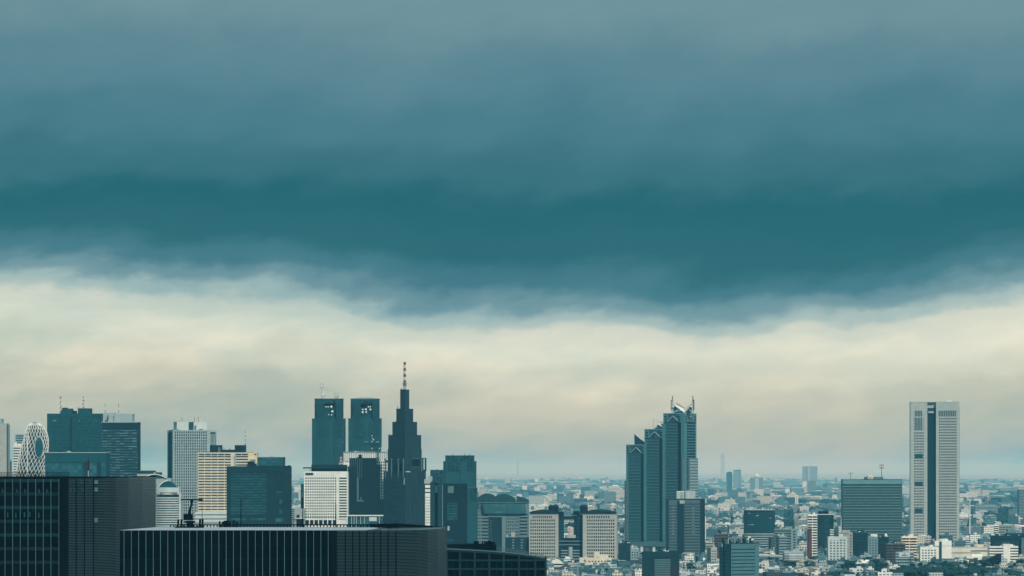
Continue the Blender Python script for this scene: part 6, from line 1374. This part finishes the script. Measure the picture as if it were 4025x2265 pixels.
def proto_mid(w, d, h, style):
    """a mid-rise thing: its wall mesh with window bands, roof, penthouse and tank as parts"""
    n = max(3, int(h / 3.2)); fh = h / n; wall = MB(); wall.box(0, w, 0, d, 0, h); ch = []
    if style == 'balcony':
        for j in range(n):
            a = j * fh; wall.box(-.2, w + .0, -1.4, -1.2, a, a + fh * .36); wall.box(0, w, -1.2, -.002, a - .12, a + .1); ch.append(('window_band', boxes((.3, w - .3, -.06, -.003, a + fh * .36, a + fh * .92)), GL_D))
        nb = max(2, int(w / 6))
        for i in range(nb + 1): wall.box(max(0, w * i / nb - .2), min(w, w * i / nb + .2), -1.36, -.004, 0, h)
    elif style == 'band':
        for j in range(n): a = j * fh; wall.box(0, w, -.4, -.003, a, a + fh * .5); ch.append(('window_band', boxes((.1, w - .1, -.07, -.004, a + fh * .5, a + fh)), GL_B))
    elif style == 'grid':
        nb = max(3, int(w / 3.6))
        for j in range(n): a = j * fh; wall.box(0, w, -.3, -.003, a, a + fh * .48); ch.append(('window_row', boxes((.1, w - .1, -.06, -.004, a + fh * .48, a + fh)), GL_D))
        for i in range(nb + 1): wall.box(max(0, w * i / nb - .7), min(w, w * i / nb + .7), -.34, -.005, 0, h)
    elif style == 'stair':
        for j in range(n):
            a = j * fh; ch.append(('window_row', boxes((w * .1, w * .42, -.06, -.004, a + fh * .4, a + fh * .85)), GL_D)); wall.box(w * .5, w, -1.3, -1.1, a, a + fh * .36); wall.box(w * .5, w, -1.1, -.003, a - .1, a + .1)
        wall.box(w * .47, w * .5, -1.4, -.003, 0, h + 1.2)
    for j in range(n): ch.append(('side_window', boxes((w + .002, w + .07, d * .2, d * .34, j * fh + fh * .4, j * fh + fh * .8), (w + .002, w + .07, d * .6, d * .74, j * fh + fh * .4, j * fh + fh * .8)), GL_D))
    ch.append(('roof', boxes((.25, w - .25, .25, d - .25, h, h + .1)), ROOF)); wall.box(0, w, 0, .24, h, h + .9); wall.box(0, w, d - .24, d, h, h + .9); wall.box(0, .24, .25, d - .25, h, h + .9); wall.box(w - .24, w, .25, d - .25, h, h + .9)
    q = R.random() * .35; ch.append(('penthouse', boxes((w * (.1 + q), w * (.45 + q), d * .3, d * .8, h + .1, h + 3.2)), TINT))
    mb = MB(); mb.tube((w * .82, d * .5, h), (w * .82, d * .5, h + 3), 1.1, 8); ch.append(('water_tank', mb, PALE2))
    mb = MB(); [mb.box(w * .1 + i * 2, w * .1 + i * 2 + 1.2, 1, 2, h + .1, h + 1.3) for i in range(3)]; ch.append(('roof_unit', mb, PALE2))
    return wall.mesh('wall', TINT), [(nm, b.mesh(nm, m), m is TINT) for nm, b, m in ch]


def proto_low(w, d, h, kind):
    n = max(1, int(h / 2.9)); fh = h / n; wall = MB(); wall.box(0, w, 0, d, 0, h); ch = []
    for j in range(n):
        mb = MB(); k = max(2, int(w / 3.2))
        for i in range(k):
            if (i * 7 + j * 3 + int(w)) % 5: mb.box(w * (i + .2) / k, w * (i + .8) / k, -.05, -.002, j * fh + fh * .35, j * fh + fh * .8)
        ch.append(('window_row', mb, GL_D))
    if kind == 'gable':
        ch.append(('roof', (lambda mb: (mb.slab([(-.5, -.5, h), (w + .5, -.5, h), (w / 2, -.5, h + w * .3)], (0, d + 1, 0)), mb)[1])(MB()), ROOFT))
    elif kind == 'hip':
        ch.append(('roof', (lambda mb: (mb.add([(-.5, -.5, h), (w + .5, -.5, h), (w + .5, d + .5, h), (-.5, d + .5, h), (w * .3, d / 2, h + d * .3), (w * .7, d / 2, h + d * .3)], [(0, 1, 5, 4), (1, 2, 5), (2, 3, 4, 5), (3, 0, 4), (3, 2, 1, 0)]), mb)[1])(MB()), ROOFT))
    else:
        ch.append(('roof', boxes((.2, w - .2, .2, d - .2, h, h + .08)), ROOFT)); wall.box(0, w, 0, .19, h, h + .7); wall.box(0, w, d - .19, d, h, h + .7); wall.box(0, .19, .2, d - .2, h, h + .7); wall.box(w - .19, w, .2, d - .2, h, h + .7)
        ch.append(('stair_hut', boxes((w * .55, w * .9, d * .4, d * .85, h + .08, h + 2.5)), TINT)); ch.append(('roof_unit', boxes((w * .15, w * .3, d * .2, d * .4, h + .08, h + 1.1), (w * .35, w * .45, d * .2, d * .4, h + .08, h + .9)), PALE2))
        if kind == 'balcony':
            for j in range(1, n): wall.box(0, w, -1.1, -.95, j * fh, j * fh + 1.0); wall.box(0, w, -.95, -.003, j * fh - .08, j * fh + .06)
    return wall.mesh('wall', TINT), [(nm, b.mesh(nm, m), m is TINT or m is ROOFT) for nm, b, m in ch]


def place(name, proto, x, y, rot, tint, rtint, label, cat, group, sc=(1, 1, 1)):
    wm, ch = proto
    o = bpy.data.objects.new(name, wm); COL.objects.link(o); o.location = (x, y, 0); o.rotation_euler = (0, 0, rot); o.scale = sc; o.color = (*tint, 1); tag(o, label, cat, group)
    for nm, me, tn in ch:
        c = link(nm, me, o); c.color = (*(rtint if nm == 'roof' else tint), 1)
    return o


MIDP = [(s, proto_mid(w, d, h, s)) for s, w, d, h in (('balcony', 22, 12, 22), ('balcony', 34, 12, 26), ('band', 20, 16, 24), ('band', 30, 14, 18), ('grid', 18, 14, 27), ('grid', 28, 16, 20), ('stair', 16, 13, 24), ('stair', 26, 12, 16), ('balcony', 14, 12, 30), ('grid', 40, 14, 15))]
SN = {'balcony': 'balconied', 'band': 'band-windowed', 'grid': 'gridded', 'stair': 'stair-towered'}
cand = []
rg = random.Random(21)
tries = 0
LM = []
while len(LM) < 260 and tries < 12000:
    tries += 1
    D = 4350 + (rg.random() ** 1.3) * 10500
    px = rg.choice((1110 + rg.random() * 110, 1870 + rg.random() * 600, 2100 + rg.random() * 1960, 2740 + rg.random() * 1330, 2740 + rg.random() * 1330))
    x = wx(px, D); k = rg.randrange(len(MIDP)); sz = .5 + rg.random() * .45
    r = 13 * sz + 3
    if not free(x, D, r): continue
    LM.append((D, px, x, k, sz)); occ_add(x, D, r)
for D, px, x, k, sz in LM:
    s, pr = MIDP[k]; t = rg.choice((0, 0, 1, 2, 3, 4, 5, 6, 7, 8, 9, 9, 11, 0, 12)); hs = sz * (.8 + .45 * rg.random())
    if D < 5200: hs = min(hs, .9)
    if D < 4700: hs = min(hs, .6)
    dd_, zz_ = zone(px, D); tone = tuple(c * (.9 + .15 * rg.random()) for c in TINTS[t])
    place('mid_rise_block', pr, x - 10 * sz, D - 6, rg.choice((-.35, -.2, -.05, 0, .05, .15, .3)) , tone, rg.choice(ROOFS), f'{dd_} {TN[t]} {SN[s]} mid-rise block {zz_}', 'mid-rise block', 'mid-rise blocks scattered through the city', (sz, sz, hs))

LOWP = [(k, proto_low(w, d, h, k)) for k, w, d, h in (('flat', 12, 11, 9), ('flat', 16, 12, 12), ('gable', 9, 11, 6), ('hip', 11, 9, 6.2), ('balcony', 14, 11, 12), ('flat', 20, 14, 7), ('balcony', 18, 11, 9), ('gable', 11, 14, 6.5))]
KN = {'flat': 'flat-roofed', 'gable': 'gable-roofed', 'hip': 'hip-roofed', 'balcony': 'balconied'}
lots = []
rl = random.Random(5)
D = 3900.0
while D < 5200:
    wdt = .150 * D; x = -wdt
    ci = 0
    while x < wdt:
        px = px_of(x, D)
        if 1060 < px < 4120 and (ci % 7) and rl.random() < .9:
            lots.append((D + rl.random() * 7, x + rl.random() * 5, px))
        x += 16; ci += 1
    D += 15 + (8 if int(D / 17) % 5 == 0 else 0)
ind = [l for l in lots if l[2] > 2060 and free(l[1], l[0], 7)]
# the 300 that show largest: the nearest ones inside the frame whose roofs rise into the picture
ind.sort(key=lambda l: l[0]); ind = [l for l in ind if 2430 < l[2] < 4040 and l[0] > 4040][:300]
chosen = set((l[0], l[1]) for l in ind)
for (D, x, px) in ind:
    k, pr = rl.choice(LOWP); t = rl.choice((0, 9, 3, 11, 4, 5, 6, 7, 8, 10, 12, 12, 6, 7, 1)); rt = rl.choice(ROOFS); dd_, zz_ = zone(px, D)
    if k in ('gable', 'hip'): rt = rl.choice(((.16, .20, .22), (.10, .14, .16), (.22, .15, .13), (.34, .37, .38)))
    sc = .70 + .32 * rl.random()
    place('low_rise_house', pr, x - 6, D, rl.choice((-.5, -.3, -.1, 0, .1, .25, 1.4)), TINTS[t], rt, f'{TN[t]} {KN[k]} low house {zz_}', 'house', 'low houses packed below the towers', (sc, sc, sc * (.85 + .5 * rl.random())))


# everything farther: one mass
class City:
    def __init__(s): s.v = []; s.f = []; s.t = []

    def blk(s, x, y, w, d, z0, z1, rot, wt, rt):
        c, sn = cos(rot), sin(rot); o = len(s.v)
        for z in (z0, z1):
            for (a, b_) in ((-w / 2, -d / 2), (w / 2, -d / 2), (w / 2, d / 2), (-w / 2, d / 2)): s.v.append((x + a * c - b_ * sn, y + a * sn + b_ * c, z))
        s.f += [(o + 4, o + 5, o + 6, o + 7), (o, o + 1, o + 5, o + 4), (o + 1, o + 2, o + 6, o + 5), (o + 2, o + 3, o + 7, o + 6), (o + 3, o, o + 4, o + 7)]
        s.t += [rt, wt, wt, wt, wt]

    def gab(s, x, y, w, d, z1, zr, rot, rt):
        c, sn = cos(rot), sin(rot); o = len(s.v)
        for (a, b_, z) in ((-w / 2, -d / 2, z1), (w / 2, -d / 2, z1), (w / 2, d / 2, z1), (-w / 2, d / 2, z1), (-w / 2, 0, zr), (w / 2, 0, zr)): s.v.append((x + a * c - b_ * sn, y + a * sn + b_ * c, z))
        s.f += [(o, o + 1, o + 5, o + 4), (o + 2, o + 3, o + 4, o + 5), (o + 1, o + 2, o + 5), (o + 3, o, o + 4)]; s.t += [rt] * 4

    def build(s, name, label):
        me = bpy.data.meshes.new(name); me.from_pydata(s.v, [], s.f); me.materials.append(CITY)
        at = me.attributes.new('tint', 'FLOAT_COLOR', 'FACE'); fl = []
        for t in s.t: fl += [t[0], t[1], t[2], 1.0]
        at.data.foreach_set('color', fl); me.update()
        tag(link(name, me), label, kind='stuff')


FAR_T = [(.78, .79, .75), (.70, .70, .63), (.54, .52, .44), (.28, .39, .41), (.12, .23, .26), (.05, .14, .17), (.08, .20, .235), (.03, .09, .115), (.17, .29, .32), (.50, .59, .59), (.04, .07, .085), (.035, .12, .15), (.07, .16, .19)]


def jit(c, rgn): f = .8 + .35 * rgn.random(); return tuple(min(.85, v * f) for v in c)


# woods known before houses are sown, so that houses leave room: centre px range, distance range, height, hill height
WOODS = [(3395, 4090, 3960, 4030, 23, 0), (3200, 3400, 4010, 4040, 15, 0), (2990, 3200, 4010, 4040, 12, 0), (3560, 3720, 4290, 4330, 13, 0), (3190, 3410, 4140, 4200, 10, 0), (2990, 3180, 4140, 4180, 8, 0), (3030, 3170, 8000, 8500, 14, 0), (3090, 3160, 6050, 6150, 13, 0), (3040, 3110, 6900, 7200, 14, 0),
         (3180, 3310, 8000, 8300, 14, 0), (2425, 2462, 6600, 7100, 20, 4), (2205, 2325, 7300, 8000, 18, 10), (2400, 2465, 8600, 9200, 18, 0), (1878, 1990, 13500, 15000, 16, 30), (1990, 2120, 17000, 18500, 15, 20), (2150, 2340, 14500, 16500, 16, 22),
         (2330, 2460, 11500, 12500, 16, 10), (2745, 2850, 12000, 13200, 16, 26), (2880, 3000, 15500, 17000, 16, 20), (3020, 3320, 12200, 13800, 16, 14), (3050, 3290, 9900, 10500, 15, 6), (3540, 3585, 7600, 8200, 16, 8), (3540, 3590, 12000, 13500, 16, 20), (3776, 3860, 9500, 10300, 16, 8),
         (3830, 4030, 10200, 11000, 16, 10), (3850, 4040, 8200, 8700, 15, 4), (3780, 3960, 12600, 14000, 16, 30), (3940, 4060, 15000, 17000, 16, 30), (3800, 3880, 5300, 5450, 14, 0), (3960, 4060, 5600, 6000, 14, 0), (2950, 3060, 5000, 5080, 12, 0), (3060, 3130, 4900, 5050, 13, 0), (3140, 3200, 5000, 5300, 13, 0),
         (2760, 2800, 4650, 4800, 12, 0), (2840, 2870, 5400, 5700, 13, 0), (1140, 1190, 9000, 10500, 15, 8), (3120, 3160, 4350, 4420, 11, 0), (3020, 3050, 4380, 4450, 11, 0), (3550, 3700, 4250, 4300, 12, 0), (2450, 2520, 5100, 5200, 12, 0)]


def in_wood(px, D): return any(a - 4 < px < b_ + 4 and d0 < D < d1 for a, b_, d0, d1, _, _ in WOODS)


ct = City(); rc = random.Random(9)
for (D, x, px) in lots:
    if (D, x) in chosen or not free(x, D, 7.5) or in_wood(px, D): continue
    h = 5.5 + rc.random() ** 2 * 10; w = 8 + rc.random() * 8; d = 8 + rc.random() * 5; rot = rc.choice((-.4, -.1, .1, .3)); wt = jit(rc.choice(FAR_T), rc); rt = jit(rc.choice(ROOFS), rc)
    ct.blk(x, D, w, d, 0, h, rot, wt, rt)
    if h < 8 and rc.random() < .6: ct.gab(x, D, w + .8, d + .8, h, h + 2.6, rot, jit((.16, .2, .22), rc))
    elif rc.random() < .6: ct.blk(x + rc.uniform(-2, 2), D + rc.uniform(-1, 2), w * .35, d * .4, h, h + 2.6, rot, wt, rt)
D = 5200.0
while D < 11500:
    st = 18 + (D - 5200) * .0035; x = -.150 * D; ci = 0
    while x < .150 * D:
        px = px_of(x, D); xx, yy = x + rc.random() * 6, D + rc.random() * 6
        if (px > 1840 or 1090 < px < 1240 or rc.random() < .12) and (ci % 8) and rc.random() < .86 and free(xx, yy, st * .36) and not in_wood(px, D):
            q = rc.random(); h = 5 + q * q * 9 if q < .93 else 14 + rc.random() * 12; w = st * (.5 + .45 * rc.random()); d = st * (.45 + .3 * rc.random()); rot = rc.choice((-.4, -.15, 0, .1, .3)); wt = jit(rc.choice(FAR_T), rc); rt = jit(rc.choice(ROOFS), rc)
            ct.blk(xx, yy, w, d, 0, h, rot, wt, rt)
            if h < 9 and rc.random() < .5: ct.gab(xx, yy, w + 1, d + 1, h, h + 2.6, rot, jit((.16, .2, .22), rc))
            elif h > 12: ct.blk(xx + 1, yy, w * .3, d * .4, h, h + 3.2, rot, wt, rt)
        x += st; ci += 1
    D += st * (1.0 if int(D / 120) % 3 else 1.35)
while D < 45000:
    st = 40 + (D - 11500) * .0075; x = -.150 * D
    while x < .150 * D:
        px = px_of(x, D); xx, yy = x + rc.random() * st * .4, D + rc.random() * st * .5
        if D > 16000 and rc.random() < .3: x += st; continue
        if rc.random() < .80 and not in_wood(px, D) and (px > 1840 or 1100 < px < 1230 or rc.random() < .15):
            q = rc.random(); h = 6 + q * 9 if q < .90 else 16 + rc.random() * 26; ww = st * (.4 + .5 * rc.random()) if h < 16 else 18 + rc.random() * 30
            ct.blk(xx, yy, ww, st * .4 if h < 16 else 16, 0, h, rc.choice((-.3, 0, .2)), jit(rc.choice(FAR_T), rc), jit(rc.choice(ROOFS), rc))
        x += st
    D += st * 1.25
ct.build('distant_city', 'dense mass of small pale buildings fading toward the hazy horizon')

# ------------------------------------------------------------------ trees
rt_ = random.Random(31)


def clump(mb, c, r, nleaf, leaf, rgn, blob=True):
    if blob:
        n, m = 7, 4; vs_ = [(c[0], c[1], c[2] - r * .55)]
        for j in range(1, m):
            ph = -pi / 2 + pi * j / m
            for i in range(n):
                g_ = r * (.55 + .4 * rgn.random()); vs_.append((c[0] + g_ * cos(ph) * cos(2 * pi * i / n + j), c[1] + g_ * cos(ph) * sin(2 * pi * i / n + j), c[2] + .85 * g_ * sin(ph)))
        vs_.append((c[0], c[1], c[2] + r * .7)); t = len(vs_) - 1; fs = [(0, 1 + (i + 1) % n, 1 + i) for i in range(n)]
        for j in range(m - 2): o = 1 + j * n; fs += [(o + i, o + (i + 1) % n, o + n + (i + 1) % n, o + n + i) for i in range(n)]
        o = 1 + (m - 2) * n; fs += [(o + i, o + (i + 1) % n, t) for i in range(n)]; mb.add(vs_, fs)
    for _ in range(nleaf):
        u_, v_ = rgn.random() * 2 - 1, rgn.random() * 2 * pi; rr_ = r * (.6 + .5 * rgn.random()); s = sqrt(1 - u_ * u_)
        p = Vector((c[0] + rr_ * s * cos(v_), c[1] + rr_ * s * sin(v_), c[2] + rr_ * .85 * u_)); a = Vector((rgn.gauss(0, 1), rgn.gauss(0, 1), rgn.gauss(0, .7))).normalized() * leaf; b_ = a.orthogonal().normalized() * leaf * .7
        mb.add([p - a, p + b_, p + a, p - b_], [(0, 1, 2, 3)])


def proto_tree(h, spread, seed):
    rgn = random.Random(seed); tr = MB(); tr.tube((0, 0, 0), (.2, .1, h * .32), h * .028, 7, h * .02); tr.tube((.2, .1, h * .32), (.1, 0, h * .75), h * .02, 6, h * .006); cr_ = MB()
    for i in range(9):
        a = 2 * pi * i / 9 + rgn.random(); rr_ = spread * (.35 + .4 * rgn.random()); zz_ = h * (.45 + .42 * rgn.random())
        if i == 0: rr_, zz_ = 0, h * .86
        tr.tube((.15, .05, h * .30 + (i % 3)), (rr_ * cos(a), rr_ * sin(a), zz_), h * .009, 4, h * .003)
        clump(cr_, (rr_ * cos(a), rr_ * sin(a), zz_), spread * (.33 + .16 * rgn.random()), 46, .55, rgn)
    return tr.mesh('trunk', BARK), cr_.mesh('crown', LEAF)


TP = [proto_tree(13, 5.5, 1), proto_tree(16, 6, 2), proto_tree(11, 5, 3), proto_tree(18, 5.2, 4), proto_tree(14, 7, 5)]
ntree = 0
spots = []
for i in range(64): spots.append((3290 + 780 * rt_.random(), 4180 + 130 * rt_.random(), .85 + .35 * rt_.random()))
for i in range(110):
    spots.append((2440 + 1620 * rt_.random(), 4150 + 1500 * rt_.random() ** 1.3, .75 + .35 * rt_.random()))
for px, D, s in spots:
    x = wx(px, D)
    if D > 4312 and not free(x, D, 4): continue
    dd_, zz_ = zone(px, D); e = bpy.data.objects.new('tree', None); COL.objects.link(e); e.location = (x, D, 0); e.rotation_euler = (0, 0, rt_.random() * 6.28); e.scale = (s, s, s * (.9 + .2 * rt_.random()))
    k = rt_.randrange(5)
    tag(e, ('dark crowned tree of the lower belt' if D < 4312 else f'dark {["round", "tall", "small", "narrow", "wide"][k]} tree among houses') + ' ' + zz_, 'tree', 'dark leafy trees among the houses')
    link('trunk', TP[k][0], e); link('crown', TP[k][1], e)
for (a, b_, d0, d1, h, hill) in WOODS:
    mb = MB(); dm = (d0 + d1) / 2; r = max(4.0, dm * .00075); x0, x1 = wx(a, dm), wx(b_, dm); r = 3.2 if dm < 4500 else r; n = int(min(1400, max(14, (x1 - x0) * min(d1 - d0, r * 22) / (r * r) * .60)))
    for i in range(n):
        t = rt_.random(); x = x0 + (x1 - x0) * t; y = d0 + min(d1 - d0, r * 22) * rt_.random()
        edge_ = min(1, .45 + 2.2 * min(t, 1 - t)); hz_ = hill * .55 * (sin(pi * t) ** .8) * (.7 + .3 * sin(t * 17 + a)) * rt_.random(); hh = h * edge_ * (.65 + .45 * rt_.random())
        clump(mb, (x, y, hz_ + hh * .62), r * (.8 + .6 * rt_.random()), 12, r * .16, rt_)
        if r > 5: clump(mb, (x, y, hz_ + hh * .25), r, 3, r * .16, rt_)
        elif True: clump(mb, (x + .5, y, hz_ + hh * .3), r * .9, 4, r * .16, rt_)
    tag(mb.build('woodland', LEAF), 'dark wood massed between the houses', kind='stuff')

# garden and street trees between the far houses, too many to count
mb = MB()
for i in range(5200):
    D = 4300 + 9000 * rt_.random() ** 1.2; px = (1860 + 2200 * rt_.random()) if rt_.random() < .95 else 1100 + 120 * rt_.random(); x = wx(px, D)
    if not free(x, D, 3): continue
    r = 2.2 + 2.6 * rt_.random() + D * .00012
    for k in range(rt_.choice((1, 1, 2, 3))): clump(mb, (x + k * r * 1.1, D + rt_.random() * 3, 3 + 5 * rt_.random()), r, 6, r * .2, rt_)
tag(mb.build('street_trees', LEAF), 'dark green tree cover dotted between the far houses', kind='stuff')
